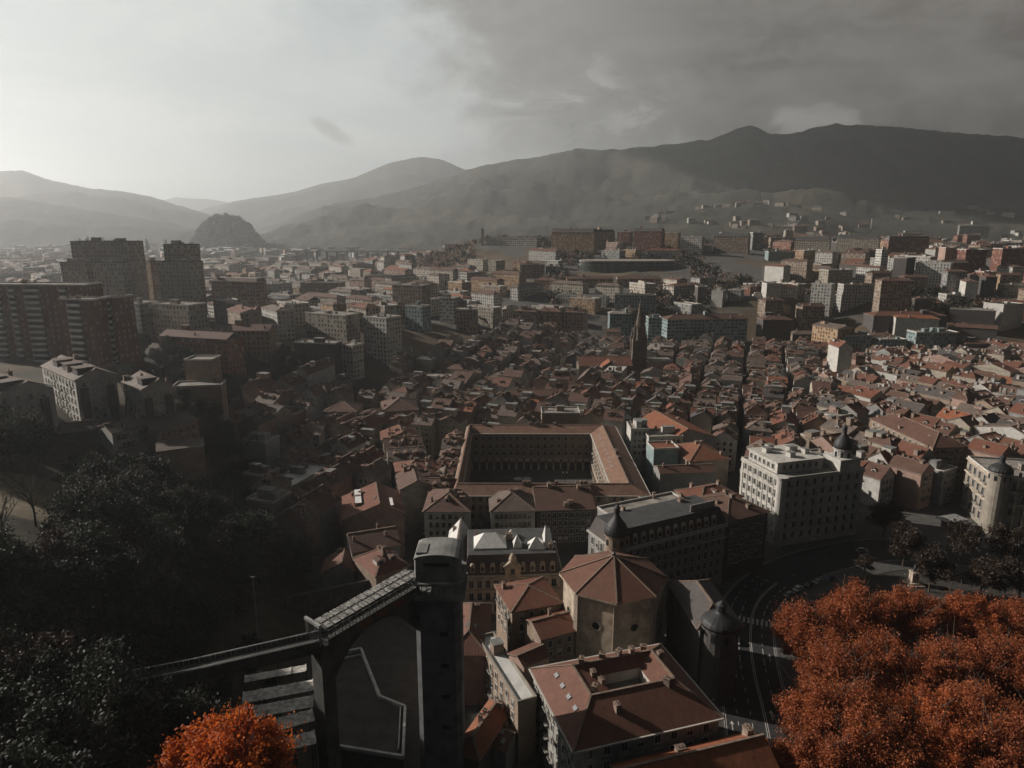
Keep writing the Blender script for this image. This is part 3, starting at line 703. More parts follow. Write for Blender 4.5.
for i in range(n_+1):
    p = b0+(b1-b0)*i/n_-o_
    for s_ in (-1, 1):
        b.beam(p+nr*s_*2+Vector((0,0,0.6)), p+nr*s_*2+Vector((0,0,3.3)), 0.12, 0.12)
        if i < n_: q = b0+(b1-b0)*(i+1)/n_-o_; b.beam(p+nr*s_*2+Vector((0,0,0.9)), q+nr*s_*2+Vector((0,0,3.3)), 0.09, 0.09)
    b.beam(p-nr*2+Vector((0,0,3.35)), p+nr*2+Vector((0,0,3.35)), 0.14, 0.14)
    b.beam(p-nr*2+Vector((0,0,3.4)), p+Vector((0,0,4.1)), 0.1, 0.1); b.beam(p+nr*2+Vector((0,0,3.4)), p+Vector((0,0,4.1)), 0.1, 0.1)
b.obj('truss', METAL, e)
for s_ in (-1, 1): b = MB(); b.beam(b0-o_+nr*s_*2.14+Vector((0,0,0.9)), b1-o_+nr*s_*2.14+Vector((0,0,0.9)), 0.14, 1.5); b.obj('parapet', DCON, e)
GRIME = plain('grimy glass roof', (0.30,0.29,0.27), 0.35, 0.8, 1.3, rvar=0)
b = MB()
for i in range(n_):
    p = b0+(b1-b0)*(i+0.08)/n_-o_; q = b0+(b1-b0)*(i+0.92)/n_-o_
    b.beam(p+nr*1.05+Vector((0,0,3.78)), q+nr*1.05+Vector((0,0,3.78)), 1.7, 0.06); b.beam(p-nr*1.05+Vector((0,0,3.78)), q-nr*1.05+Vector((0,0,3.78)), 1.7, 0.06)
b.obj('roof_glazing', GRIME, e)
for p, q in ((b1,b2),(b2,b3)):
    d_ = (q-p).normalized(); n2_ = Vector((-d_.y, d_.x, 0))
    for s_ in (-1, 1):
        b = MB(); b.beam(p-o_+n2_*s_*1.6+Vector((0,0,0.9)), q-o_+n2_*s_*1.6+Vector((0,0,0.9)), 0.16, 1.3); b.obj('parapet', DCON, e)
        b = MB(); b.beam(p-o_+n2_*s_*1.45+Vector((0,0,1.75)), q-o_+n2_*s_*1.45+Vector((0,0,1.75)), 0.12, 0.1)
        m_ = int((q-p).length/0.8)
        for i in range(m_+1): r_ = p+(q-p)*i/m_-o_+n2_*s_*1.45; b.beam(r_+Vector((0,0,0.5)), r_+Vector((0,0,1.75)), 0.05)
        b.obj('railing', METAL, e)
b = MB(); c_ = b1-o_+Vector((-1.2,-0.4,0))
b.beam(c_-nr*2+Vector((0,0,0.6)), c_-nr*2+Vector((0,0,4.6)), 0.3); b.beam(c_+nr*2+Vector((0,0,0.6)), c_+nr*2+Vector((0,0,4.6)), 0.3); b.beam(c_-nr*2.2+Vector((0,0,4.4)), c_+nr*2.2+Vector((0,0,4.4)), 0.5)
for i in range(8): b.beam(c_-nr*(2-i*0.55)+Vector((0,0,0.6)), c_-nr*(2-i*0.55)+Vector((0,0,4.3)), 0.08)
b.obj('gateway', METAL, e)
for k_, (pp, w_) in enumerate(((b1-o_, 2.6), (b2-o_+Vector((-2,-1,0)), 2.2))):
    zg = g(pp.x+o_.x, pp.y+o_.y)-2
    b = MB(); b.box(pp.x, pp.y, zg, w_, 3.0, pp.z-0.5-zg, 0, math.atan2(pr.y, pr.x)); b.obj('pier', DCON, e)
b = MB(); ar = []
for i in range(13):
    f_ = i/12; p = b1+(b0-b1)*f_-o_; dz = 8.0*(abs(f_-0.5)*2)**2.4; ar.append((p, dz))
for (p, a_), (q, c__) in zip(ar, ar[1:]):
    for s_ in (-1, 1):
        u_ = nr*s_*1.6
        P4 = [p+u_+Vector((0,0,-0.6)), q+u_+Vector((0,0,-0.6)), q+u_+Vector((0,0,-0.9-c__)), p+u_+Vector((0,0,-0.9-a_))]
        b.poly(P4 if s_ > 0 else P4[::-1])
    b.poly([p-nr*1.6+Vector((0,0,-0.9-a_)), p+nr*1.6+Vector((0,0,-0.9-a_)), q+nr*1.6+Vector((0,0,-0.9-c__)), q-nr*1.6+Vector((0,0,-0.9-c__))])
b.obj('arch', DCON, e)
for q_ in (0.25, 0.45, 0.62):
    p = b0+(b1-b0)*q_-o_; b = MB(); b.beam(p+nr*2.26+Vector((0,0,0.75))-pr*1.3, p+nr*2.26+Vector((0,0,0.75))+pr*1.3, 0.06, 1.1); b.obj('rust_panel', plain('rusty panel', (0.22,0.07,0.035), 0.8, 0.4, 1.0), e)
for q_ in (b2+Vector((0,2.6,1.0)), b2+Vector((-3.8,-1,1.0))):
    pass

# --- station canopies under the footbridge
CANO = plain('dirty white canopy sheet', (0.66,0.63,0.58), 0.7, 0.55, 0.9, rvar=0.2)
rows = [((245,679),(306,668)),((243,698),(313,685)),((243,714),(313,701)),((268,727),(313,715)),((275,747),(315,737))]
for k_, (p_, q_) in enumerate(rows):
    zc_ = 29.0; P, Q = pt(*p_, zc_), pt(*q_, zc_); mid = (P+Q)/2; zg = g(mid.x, mid.y)-1
    e = thing('platform_canopy', ['uppermost narrow white slatted canopy of the stepped row below the footbridge', 'second white slatted canopy from the top of the stepped row below the footbridge', 'middle white slatted canopy of the five stepped ones below the footbridge', 'fourth, shorter white slatted canopy of the stepped row below the footbridge', 'lowest white slatted canopy of the stepped row, beside the vivid orange tree'][k_], 'canopy', mid.x, mid.y, zg, 0, 'stepped canopies below the footbridge')
    dd = (Q-P); n_ = 12; w_ = 3.4 if k_ else 2.2; nrm = Vector((-dd.y, dd.x, 0)).normalized(); O = Vector((mid.x, mid.y, zg))
    b = MB()
    for i in range(5): b.beam(P-O+nrm*(i-2)*w_/5, Q-O+nrm*(i-2)*w_/5, w_/5.8, 0.1)
    for i in range(5): s_ = P+dd*i/4-O; b.beam(s_-nrm*w_/2+Vector((0,0,0.15)), s_+nrm*w_/2+Vector((0,0,0.15)), 0.16, 0.14)
    b.obj('slatted_roof', CANO, e)
    for i in (0, 2, 4):
        s_ = P+dd*i/4-O; b = MB(); b.beam((s_.x, s_.y, 0), (s_.x, s_.y, zc_-zg-0.1), 0.3); b.obj('post', DCON, e)
# --- low flat building with pale parapets
poly = [(332,655),(361,649),(380,697),(405,707),(403,757),(335,746)]
P = [at(a, b_, 12.0)[:2] for a, b_ in poly]; mx_, my_ = sum(p[0] for p in P)/6, sum(p[1] for p in P)/6
P = [(a-mx_, b_-my_) for a, b_ in P][::-1]
A2 = sum(P[i][0]*P[(i+1)%6][1]-P[(i+1)%6][0]*P[i][1] for i in range(6))
if A2 < 0: P = P[::-1]
e = thing('station_building', 'low flat roofed dark building with pale parapet lines between footbridge pier and lift tower', 'building', mx_, my_, -1)
claim(corners(mx_, my_, 0, 18, 26))
b = MB(); b.prism(P, 0, 12.6, 0, 1); b.obj('wall', [WM('dark'), plain('brown grey flat roof', (0.075,0.066,0.06), 0.9, 0.4, 0.3)], e)
b = MB()
for i in range(6):
    p, q = P[i], P[(i+1)%6]; b.beam((p[0],p[1],13.0), (q[0],q[1],13.0), 0.55, 0.8)
b.obj('parapet', plain('pale coping', (0.66,0.64,0.60), 0.7, 0.3), e)
b = MB()
for i in (1,2,3,4):
    p, q = Vector((*P[i],12.9)), Vector((*P[(i+1)%6],12.9)); c_ = Vector((0,0,12.9)); b.beam(p+(c_-p)*0.12, q+(c_-q)*0.12, 0.25, 0.5)
b.obj('gutter', plain('pale coping', (0.42,0.41,0.38)), e)
# --- retaining wall and pole on the slope foot
P0, P1 = pt(258,606,10), pt(392,578,10)
e = thing('retaining_wall', 'long dark ribbed retaining wall at the foot of the wooded slope behind the footbridge', 'wall', (P0.x+P1.x)/2, (P0.y+P1.y)/2, -1)
O = Vector(((P0.x+P1.x)/2, (P0.y+P1.y)/2, -1)); b = MB(); b.beam(P0-O-Vector((0,0,5)), P1-O-Vector((0,0,5)), 0.6, 12)
for i in range(26): s_ = P0+(P1-P0)*i/25-O-Vector((0,0,5)); b.box(s_.x, s_.y-0.4, -1, 0.4, 0.5, 12.3)
b.obj('wall_face', DCON, e)
p = pt(259,646,12); q = Vector((p.x, p.y, 26))
e = thing('mast', 'thin tall pale mast rising beside the retaining wall left of the footbridge canopy', 'mast', p.x, p.y, 5)
b = MB(); b.tube((0,0,0), (0,0,26), 0.18, 0.1, 8); b.box(0, 0, 25.8, 1.0, 0.3, 0.3); b.obj('pole', METAL, e)

# --- octagonal church
CX, CY, CR, CE, CT = 27.0, 168.0, 13.6, 23.6, 29.6
claim(corners(CX, CY, 0, 27, 27))
e = thing('church', 'octagonal stone church with a rust tiled pyramid roof and round windows', 'church', CX, CY, -1, R(18))
OC = [(CR*math.cos(R(22.5+45*i)), CR*math.sin(R(22.5+45*i))) for i in range(8)]
STONE = plain('warm plastered stone', (0.50,0.41,0.32), 0.9, 0.4, 0.35, rvar=0)
b = MB(); b.prism(OC, 0, CE+1); b.obj('wall', STONE, e)
b = MB()
for i in range(8):
    x, y = OC[i]; b.box(x*0.995, y*0.995, 0, 1.3, 1.3, CE+0.6, 0, R(22.5+45*i))
b.obj('corner_pilaster', plain('stone quoins', (0.38,0.31,0.25), 0.9, 0.3, 1.5), e)
b = MB(); OO = [(x*1.06, y*1.06) for x, y in OC]; b.prism(OO, CE+0.7, CE+1.2, 1, 1)
for i in range(8):
    p, q = OO[i], OO[(i+1)%8]; b.poly([(p[0],p[1],CE+1.21),(q[0],q[1],CE+1.21),(0,0,CT+1)], 0)
    b.beam((p[0],p[1],CE+1.3), (0,0,CT+1.1), 0.4, 0.3, 2)
b.obj('roof', [RM('rust'), STONE, RIDGE], e)
b = MB(); b.lathe(0, 0, [(0.5,CT+0.9),(0.45,CT+1.5),(0.5,CT+1.6),(0.12,CT+2.1),(0.05,CT+2.9)], 10); b.obj('finial', IRON, e)
for i in range(8):
    a = R(45*i+45); r_ = CR*math.cos(R(22.5))
    for nm, zc_, rr in (('round_window', 15.8, 1.05), ('arched_window', 5.0, 0)):
        b = MB()
        if rr:
            b.lathe(0, 0, [(rr+0.3,-0.05),(rr+0.3,0.12),(rr,0.12),(rr,0.02),(0.0,0.02)], 18, 0); b.lathe(0,0,[(rr,0.03),(0.0,0.04)],18,1)
        else:
            n_ = 10; A = [(-1.3,-2.2),(1.3,-2.2)]+[(1.3*math.cos(t_), 1.0+1.3*math.sin(t_)) for t_ in np.linspace(0, math.pi, n_)]
            b.poly([(u, v, 0.03) for u, v in A], 1)
            for k in range(len(A)): p, q = A[k], A[(k+1)%len(A)]; b.beam((p[0],p[1],0.06), (q[0],q[1],0.06), 0.25, 0.2)
        o = b.obj(nm, [STONE, GLASS], e); o.location = (r_*math.cos(a), r_*math.sin(a), zc_+1)
        o.rotation_euler = (math.pi/2, 0, a+math.pi/2)
# flat white roofed house, church annexes
def B2(name, cat, label, xa, ya, xb, yb, d, z, **kw): return B(label, xa, ya, xb, yb, d, z=z, name=name, cat=cat, **kw)
B2('church_annex', 'annexe', 'long red roofed church annexe between the octagonal church and the ornate stone palace', 512, 612, 561, 603, 14, 15.5, roof='hip', rh=2.6, wm='tan', rm='rust', chim=1, win=[('l',4,3),('f',4,2)])
B2('church_annex', 'annexe', 'small lower red roofed annexe against the front left face of the octagonal church', 541, 640, 578, 630, 10, 13.0, roof='gx', rh=2.2, wm='tan', rm='rust', chim=1, win=[('f',3,2)])
B2('flat_roofed_house', 'house', 'narrow house with a bright white flat roof left of the church annexe', 518, 704, 536, 699, 26, 15.0, roof='flat', wm='tan', rm='white', chim=0, boxes=1, win=[('l',7,4)], parapet=WM('stone'))
B2('lean_to_house', 'house', 'tiny pink walled house with single red roof on the white flat roofed terrace', 524, 668, 549, 657, 6, 16.5, roof='gx', rh=1.6, wm='pink', rm='rust', chim=0, win=[('f',2,1)])
# --- courtyard building in the foreground
z_ = 18.0; A, B_, D_ = Vector((12,112,0)), Vector((42,121,0)), Vector((4,135.5,0)); ang = math.atan2(9, 30); w, d = 31.3, 25.0
cx, cy = A.x+w/2*math.cos(ang)-d/2*math.sin(ang), A.y+w/2*math.sin(ang)+d/2*math.cos(ang); claim(corners(cx, cy, ang, w, d))
e = thing('courtyard_house', 'large rust roofed house built round a small courtyard, in front of the octagonal church', 'house', cx, cy, -1, ang)
h = 19.0
b = MB(); O4 = corners(0,0,0,w,d); I4 = corners(1.0,0.6,0,9.5,5.5)
for i in range(4):
    p, q = O4[i], O4[(i+1)%4]; l_ = math.hypot(q[0]-p[0], q[1]-p[1]); b.poly([(p[0],p[1],0),(q[0],q[1],0),(q[0],q[1],h),(p[0],p[1],h)], 0, [(0,-h),(l_,-h),(l_,0),(0,0)])
    p, q = I4[i], I4[(i+1)%4]; b.poly([(q[0],q[1],4),(p[0],p[1],4),(p[0],p[1],h),(q[0],q[1],h)], 0)
b.poly([(p[0],p[1],4) for p in I4], 0)
b.obj('wall', wall('pale grey render', (0.36,0.36,0.34)), e)
b = MB(); E4 = corners(0,0,0,w+1.4,d+1.4); R4 = [(-9.2,-4.6),(9.6,-4.6),(9.6,5.6),(-9.2,5.6)]; hr = 4.6
for i in range(4):
    j = (i+1)%4
    b.poly([(*E4[i],h),(*E4[j],h),(*R4[j],h+hr),(*R4[i],h+hr)], 0); b.poly([(*R4[i],h+hr),(*R4[j],h+hr),(*I4[j],h+2.4),(*I4[i],h+2.4)], 0)
    b.beam((*E4[i],h+0.05), (*R4[i],h+hr), 0.35, 0.2, 2); b.beam((*R4[i],h+hr), (*R4[j],h+hr), 0.5, 0.25, 2)
    b.beam((*E4[i],h-0.1), (*E4[j],h-0.1), 0.5, 0.3, 1); b.poly([(*I4[i],h+2.4),(*I4[j],h+2.4),(*I4[j],h-1),(*I4[i],h-1)][::-1], 1)
b.obj('roof', [RM('rust'), PALE, RIDGE], e)
wins(e, w, d, 'f', 8, 5, h, 3.3, 1.2, 1.9, rnd=random.Random(3)); wins(e, w, d, 'l', 7, 5, h, 3.3, 1.2, 1.9, style=('balcony','plain','bay'), rnd=random.Random(4))
for x, y in ((-12.6,6),(-12.6,2.4),(-12.6,-1.2),(-12.6,-4.8)):
    o = inst('skylight', skymesh(), e, (x, y, h+2.5)); o.rotation_euler = (0, -math.atan2(hr,6.5), 0)
for x, y, zc_ in ((-7,5.8,4.4),(-5.5,2.8,3.0),(-4.4,0.8,2.4),(-7.5,-2.6,3.8),(9,8,2.9),(5,6,4.4),(11,4,3.6),(-5,-8,2.9),(7.5,-5.4,4.3),(-2,6,4.4),(2,6.2,4.4)): inst('chimney', chimmesh(1.6, 1.3), e, (x, y, h+zc_-0.3), 0.3*x)
e = tag(house('town_house', 'house with mottled orange tiles at the bottom edge below the courtyard house', 'house', 34.5, 111.2, ang, 30, 9.5, 14.5, roof='gx', rh=3.4, wm='cream', rm='orange', chim=3))

# --- ornate palace with mansard
A, B_ = pt(463,577,12.6), pt(562,574,12.6)
e = B2('ornate_palace', 'palace', 'ornate stone palace with dark mansard roof, dormers and a central clock gable behind the church', 463, 577, 562, 574, 21, 12.6, roof='mansard', rh=6.2, wm='pale', rm='slate', chim=3, win=None)
w = (B_-A).length; d = 21; h = 13.2; wins(e, w, d, 'f', 11, 3, h, 4.0, 1.3, 2.4, style=('plain','balcony'), top=1.4, rnd=random.Random(2)); wins(e, w, d, 'r', 6, 3, h, 4.0, 1.3, 2.4, style=('plain',), top=1.4)
b = MB(); b.box(0,-d/2-0.35,h-0.6,w+1.2,0.7,0.5,0); b.box(0,-d/2-0.2,h-4.6,w+0.4,0.4,0.3,0); b.obj('cornice', STONE, e)
DORM = MB(); DORM.box(0,0.8,-0.4,1.5,2.2,2.4,0); DORM.box(0,-0.32,0.0,0.9,0.06,1.4,1); DORM.lathe(0,0,[(0.75,2.0),(0.6,2.5),(0.05,2.8)],10,0); DM = DORM.mesh('dormer', [STONE, GLASS])
for i in range(9):
    if i != 4: inst('dormer', DM, e, ((i-4)*3.0, -d/2+0.5, h+1.4))
b = MB(); b.box(0,-d/2-0.1,h,4.6,1.4,3.2,0); b.poly([(-3,-d/2-0.9,h+3.2),(3,-d/2-0.9,h+3.2),(0,-d/2-0.9,h+5.4)],0); b.poly([(-3,-d/2+0.7,h+3.2),(3,-d/2+0.7,h+3.2),(0,-d/2+0.7,h+5.4)][::-1],0)
b.poly([(-3,-d/2-0.9,h+3.2),(0,-d/2-0.9,h+5.4),(0,-d/2+0.7,h+5.4),(-3,-d/2+0.7,h+3.2)],0); b.poly([(0,-d/2-0.9,h+5.4),(3,-d/2-0.9,h+3.2),(3,-d/2+0.7,h+3.2),(0,-d/2+0.7,h+5.4)],0)
b.box(0,-d/2-0.86,h+0.8,1.2,0.08,1.8,1); b.lathe(0,-d/2-0.1,[(1.1,h+4.4),(1.2,h+5.6),(0.8,h+6.6),(0.2,h+7.4)],12,0); b.obj('clock_gable', [STONE, GLASS], e)
for ch_ in e.children:
    if ch_.name.startswith('roof') and len(ch_.data.materials) == 3: ch_.data.materials[2] = RM('dark')
WHT = plain('white lantern glazing', (0.82,0.81,0.78), 0.35, 0.15, 0.8, rvar=0)
def lantern(par, x, y, z_, w_, d_, h_, k=0.0):
    b = MB(); b.prism(corners(0,0,0,w_,d_), 0, 0.5, 0, 0); P = corners(0,0,0,w_,d_); T = [(-w_*k/2,0,0.5+h_),(w_*k/2,0,0.5+h_)]
    c_ = [(p[0],p[1],0.504) for p in P]; b.poly([c_[0],c_[1],T[1],T[0]]); b.poly([c_[1],c_[2],T[1]]); b.poly([c_[2],c_[3],T[0],T[1]]); b.poly([c_[3],c_[0],T[0]])
    o = b.obj('roof_lantern', WHT, par); o.location = (x, y, z_); return o
zr_ = h+6.2
lantern(e, -6.5, -1.5, zr_, 10, 8.5, 3.2, 0.35); lantern(e, 7.6, -4.5, zr_, 5.0, 4.6, 2.8, 0.1); lantern(e, 0.6, 3, zr_, 3.0, 3.0, 2.0, 0.1); lantern(e, 1.8, -3.4, zr_, 2.6, 4.0, 3.2, 0.0)
b = MB(); b.poly([(10,-6,zr_+0.1),(13,-6,zr_+0.1),(10.6,-2,zr_+6)]); b.poly([(10,-6,zr_+0.1),(10.6,-2,zr_+6),(10.2,3,zr_+0.1)]); b.poly([(13,-6,zr_+0.1),(13,3,zr_+0.1),(10.6,-2,zr_+6)]); b.poly([(10.2,3,zr_+0.1),(10.6,-2,zr_+6),(13,3,zr_+0.1)]); b.obj('roof_light', WHT, e)
B2('white_roofed_house', 'house', 'house with a large tilted white sheet roof behind the lift tower cap', 444, 566, 463, 566, 24, 14.5, roof='gy', rh=4.5, wm='grey', rm='white', chim=1)
# --- long slate mansard block with corner dome
zE = 21.0; A, B_ = pt(613,551,zE), pt(726,524,zE)
e = B2('corner_block', 'office block', 'long dark slate mansard block with a dark domed corner turret right of the ornate palace', 616, 551, 726, 524, 15, zE, roof='mansard', rh=5.5, wm='grey', rm='slate', chim=3)
w = (pt(726,524,zE)-pt(616,551,zE)).length; h = zE+0.6; wins(e, w, 15, 'f', 15, 5, h, 3.6, 1.2, 2.3, style=('plain','plain','balcony'), rnd=random.Random(5)); wins(e, w, 15, 'l', 5, 4, h, 3.6, 1.2, 2.3, rnd=random.Random(6))
for i in range(12): inst('dormer', DM, e, (-w/2+4+i*(w-6)/12, -7.1, h+1.2))
b = MB(); b.box(0,-7.85,h-0.7,w+0.8,0.7,0.5,0); b.box(0,-7.75,h-4.6,w+0.6,0.5,0.3,0); b.obj('cornice', PALE, e)
DOMEM = plain('black slate dome', (0.022,0.023,0.025), 0.6, 0.3, 1.0, rvar=0)
def dome(par, x, y, z0_, r_, zd, zt_, m, m2, nm='dome', n=20):
    b = MB(); b.lathe(x, y, [(r_,z0_),(r_,zd),(r_*1.15,zd+0.1),(r_*1.15,zd+0.6)], n); b.obj('turret', m2, par)
    for k in range(8):
        a = k*math.pi/4; bb = MB(); bb.box(0,-0.03,0,0.9,0.1,1.9,0); o = bb.obj('turret_window', GLASS, par); o.location = (x+r_*math.cos(a), y+r_*math.sin(a), zd-2.6); o.rotation_euler = (0,0,a+math.pi/2)
    hd = (zt_-zd)*0.6; b = MB(); pr_ = [(r_*q, zd+0.6+hd*h_) for q, h_ in ((1.1,0),(1.14,.12),(1.08,.26),(0.95,.40),(0.76,.53),(0.54,.65),(0.36,.76),(0.25,.87),(0.22,1.0))]; b.lathe(x, y, pr_+[(r_*0.16, zd+hd+0.7)], n); b.obj(nm, m, par, True)
    b = MB(); b.lathe(x, y, [(r_*0.3,zd+hd+0.4),(r_*0.26,zd+hd+1.8),(r_*0.34,zd+hd+1.9),(0.12,zd+hd+2.9),(0.05,zt_)], 10); b.obj('finial', m, par)
dome(e, -w/2+1.2, -5.6, 0, 3.1, h+4.0, h+15.5, DOMEM, WM('tan'))
for ch_ in e.children:
    if ch_.name.startswith('roof') and len(ch_.data.materials) == 3: ch_.data.materials[2] = RM('dark')
b = MB(); b.box(w*0.32,-4.6,h+5.5,10,0.3,2.2,0); 
for i in range(12): b.box(w*0.32-4.8+i*0.87,-4.8,h+5.5,0.12,0.2,2.2,1)
b.obj('roof_screen', [METAL, PALE], e)
B2('low_white_house', 'house', 'low white house with dark shed roof behind the slate mansard block', 646, 506, 688, 504, 8, 20.5, roof='gx', rh=1.2, wm='white', rm='dark', chim=2, win=[('f',8,1)])
B2('parking_deck', 'car park', 'pale flat roofed deck behind the slate mansard block where two cars stand', 625, 527, 702, 510, 16, 22.2, roof='flat', wm='grey', rm='deck', chim=0)
B2('town_house', 'house', 'dark walled hip roofed house at the right end of the slate mansard block', 727, 522, 768, 512, 20, 21, roof='hip', rh=3.5, wm='dark', rm='brown', chim=4, win=[('f',7,5)])
B2('town_house', 'house', 'dark rust roofed block between slate mansard block and white ornate corner building', 700, 505, 742, 497, 14, 19, roof='hip', rh=3, wm='dark', rm='rust', chim=3, dorm=1)
# --- dark rounded corner house right of the church
e = thing('turreted_house', 'tall nearly black corner house with round turret between the church and the bus lanes', 'house', 50.5, 155, -1, 0.1); claim(corners(50.5, 159, 0.1, 12, 24))
b = MB(); b.prism([(-5,-4),(5,-4),(5.5,18),(-5.5,18)], 0, 20); b.obj('wall', WM('dark'), e)
o = hip(11, 22, 20, 3.2).obj('roof', [RM('slate'), CHIM, RIDGE], e); o.location = (0, 7, 0)
dome(e, 0, -4, 0, 4.2, 20.5, 27, DOMEM, WM('dark'))
# --- white ornate corner building
zE = 26.0; A, B_ = pt(782,480,zE), pt(864,470,zE)
e = B2('ornate_corner_building', 'building', 'large white ornate building with many windows, setback attic and a dark onion dome', 782, 480, 864, 470, 24, zE, roof='flat', wm='white', rm='deck', chim=4, boxes=2)
w = (B_-A).length; h = zE+0.6; wins(e, w, 24, 'f', 9, 6, h, 4.0, 1.2, 2.2, style=('plain','balcony'), rnd=random.Random(7)); wins(e, w, 24, 'l', 7, 6, h, 4.0, 1.2, 2.2, style=('plain','plain','balcony'), rnd=random.Random(8))
b = MB()
for z_ in (h-0.5, h-4.6, h-16.8): b.box(0,-12.2,z_,w+0.9,0.5,0.4,0); b.box(-w/2-0.2,0,z_+0.003,0.5,24.2,0.4,0)
for i in range(10): b.box(-w/2+1.2+i*(w-2.4)/9, -12.12, h-16, 0.5, 0.3, 15, 0)
for i in range(8): b.box(-w/2-0.12, -10.8+i*21.6/7, h-16, 0.3, 0.5, 15, 0)
b.obj('cornice', PALE, e)
b = MB(); b.prism(corners(-6,2,0,20,17), h+0.02, h+4.2, 0, 0); b.box(-6,2,h+4.2,21,18,0.3,1); b.obj('attic', [WM('white'), PALE], e)
b = MB()
for j in range(6): b.box(0,-12.15,h-3.95-j*4.0+0.15,w+0.4,0.45,0.16,0); b.box(-w/2-0.16,0,h-3.95-j*4.0+0.153,0.35,24.2,0.16,0)
b.obj('string_course', PALE, e)
b = MB(); b.lathe(-w/2+0.8,-11.2,[(1.9,0),(1.9,h+0.2),(2.2,h+0.25),(2.2,h+0.9),(0.0,h+0.95)],16); b.obj('rounded_corner', WM('white'), e)
for bx_, by_, s_ in ((-12,5,3),(-7,-2,2.4),(-2,4,3.5),(1,0,2),(-9,8,2.2)): inst('roof_hut', boxmesh(s_, 2.5, 1.8, WM('white')), e, (bx_, by_, h+4.5))
for i in range(6):
    o = inst('window', winmesh(1.2,1.8,'plain'), e, (-13+i*2.8, -6.5, h+1.4)); 
    o = inst('window', winmesh(1.2,1.8,'plain'), e, (-16, 9-i*2.6, h+1.4), -math.pi/2)
b = MB(); b.prism(corners(w/2-7,-8,0,9,9), h, h+5, 0, 0); b.obj('corner_pavilion', WM('white'), e)
dome(e, w/2-7, -8, h+4.9, 3.0, h+7.6, h+18.5, DOMEM, WM('white'))
# --- ornate building at the right edge
e = B2('ornate_theatre', 'building', 'ornate grey stone building with a low dark dome at the right edge of the photo', 995, 478, 1085, 484, 24, 22, roof='flat', wm='stone', rm='deck', chim=3, boxes=1)
A, B_ = pt(995,478,22), pt(1085,484,22); w = (B_-A).length; h = 22.6; wins(e, w, 24, 'f', 7, 4, h, 5.0, 1.7, 3.0, style=('plain','balcony'), rnd=random.Random(9), top=1.6); wins(e, w, 24, 'l', 5, 4, h, 5.0, 1.7, 3.0, style=('balcony','plain'), rnd=random.Random(10), top=1.6)
b = MB()
for z_ in (h-0.5, h-5.6, h-10.6): b.box(0,-12.3,z_,w+1.2,0.8,0.5,0); b.box(-w/2-0.3,0,z_+0.003,0.8,24.2,0.5,0)
for i in range(9): b.box(-w/2+1+i*(w-2)/8, -12.2, 0, 0.8, 0.5, h, 0)
b.obj('cornice', STONE, e)
dome(e, -w/2+2.0, -11.0, 0, 3.6, h+2.0, h+9, DOMEM, WM('stone'))
e = B2('long_block', 'apartment block', 'long brown hip roofed block with narrow lit windows left of the ornate grey stone building', 933, 448, 967, 447, 46, 20, roof='hip', rh=4.5, wm='tan', rm='brown', chim=5, skyl=3, win=[('f',6,5),('l',11,5)])
# --- arcaded square
X0, X1, Y0, Y1, WW = -19.5, 38.0, 246.0, 315.0, 12.5
claim(corners((X0+X1)/2+2, (Y0+Y1)/2+1.5, 0, X1-X0+20.5, Y1-Y0+19))
e = thing('arcaded_square', 'rectangular ring of arcaded houses round a deep dark square', 'building', (X0+X1)/2, (Y0+Y1)/2, 0)
iw, idp = (X1-X0)/2, (Y1-Y0)/2; ow, od = iw+WW, idp+WW; h = 18.0
b = MB(); WL, WF, WR, WB = 2.2, 8.0, 12.5, 11.0; rct = lambda k, q=0: [(-iw-WL*k-q,-idp-WF*k-q),(iw+WR*k+q,-idp-WF*k-q),(iw+WR*k+q,idp+WB*k+q),(-iw-WL*k-q,idp+WB*k+q)]; O4 = rct(1); I4 = rct(0)
for i in range(4):
    p, q = O4[i], O4[(i+1)%4]; l_ = math.hypot(q[0]-p[0], q[1]-p[1]); b.poly([(p[0],p[1],-1),(q[0],q[1],-1),(q[0],q[1],h),(p[0],p[1],h)], 0, [(0,-h),(l_,-h),(l_,0),(0,0)])
    p, q = I4[i], I4[(i+1)%4]; b.poly([(q[0],q[1],-1),(p[0],p[1],-1),(p[0],p[1],h),(q[0],q[1],h)], 1)
b.obj('wall', [WM('tan+'), WM('tan')], e)
b = MB(); M4 = rct(0.45); E4 = rct(1, 0.5); J4 = rct(0, -0.6)
for i in range(4):
    j = (i+1)%4; b.poly([(*E4[i],h),(*E4[j],h),(*M4[j],h+3),(*M4[i],h+3)], 0); b.poly([(*M4[i],h+3),(*M4[j],h+3),(*J4[j],h+0.1),(*J4[i],h+0.1)], 0)
    b.beam((*J4[i],h), (*J4[j],h), 0.5, 0.45, 1); b.beam((*E4[i],h-0.1), (*E4[j],h-0.1), 0.4, 0.3, 1); b.beam((*M4[i],h+3), (*M4[j],h+3), 0.5, 0.25, 2)
b.obj('roof', [tile('plaza tile', (0.25,0.12,0.075), (0.33,0.2,0.14)), PALE, RIDGE], e)
for j in range(3):
    for i in range(17): inst('window', winmesh(1.3, 2.0, 'balcony' if j else 'plain'), e, (-iw+2.4+i*(2*iw-4.8)/16, idp, h-3.4-j*3.7))
    for i in range(14): inst('window', winmesh(1.3, 2.0, 'balcony' if j else 'plain'), e, (iw, -idp+3+i*(2*idp-6)/13, h-3.4-j*3.7), -math.pi/2)
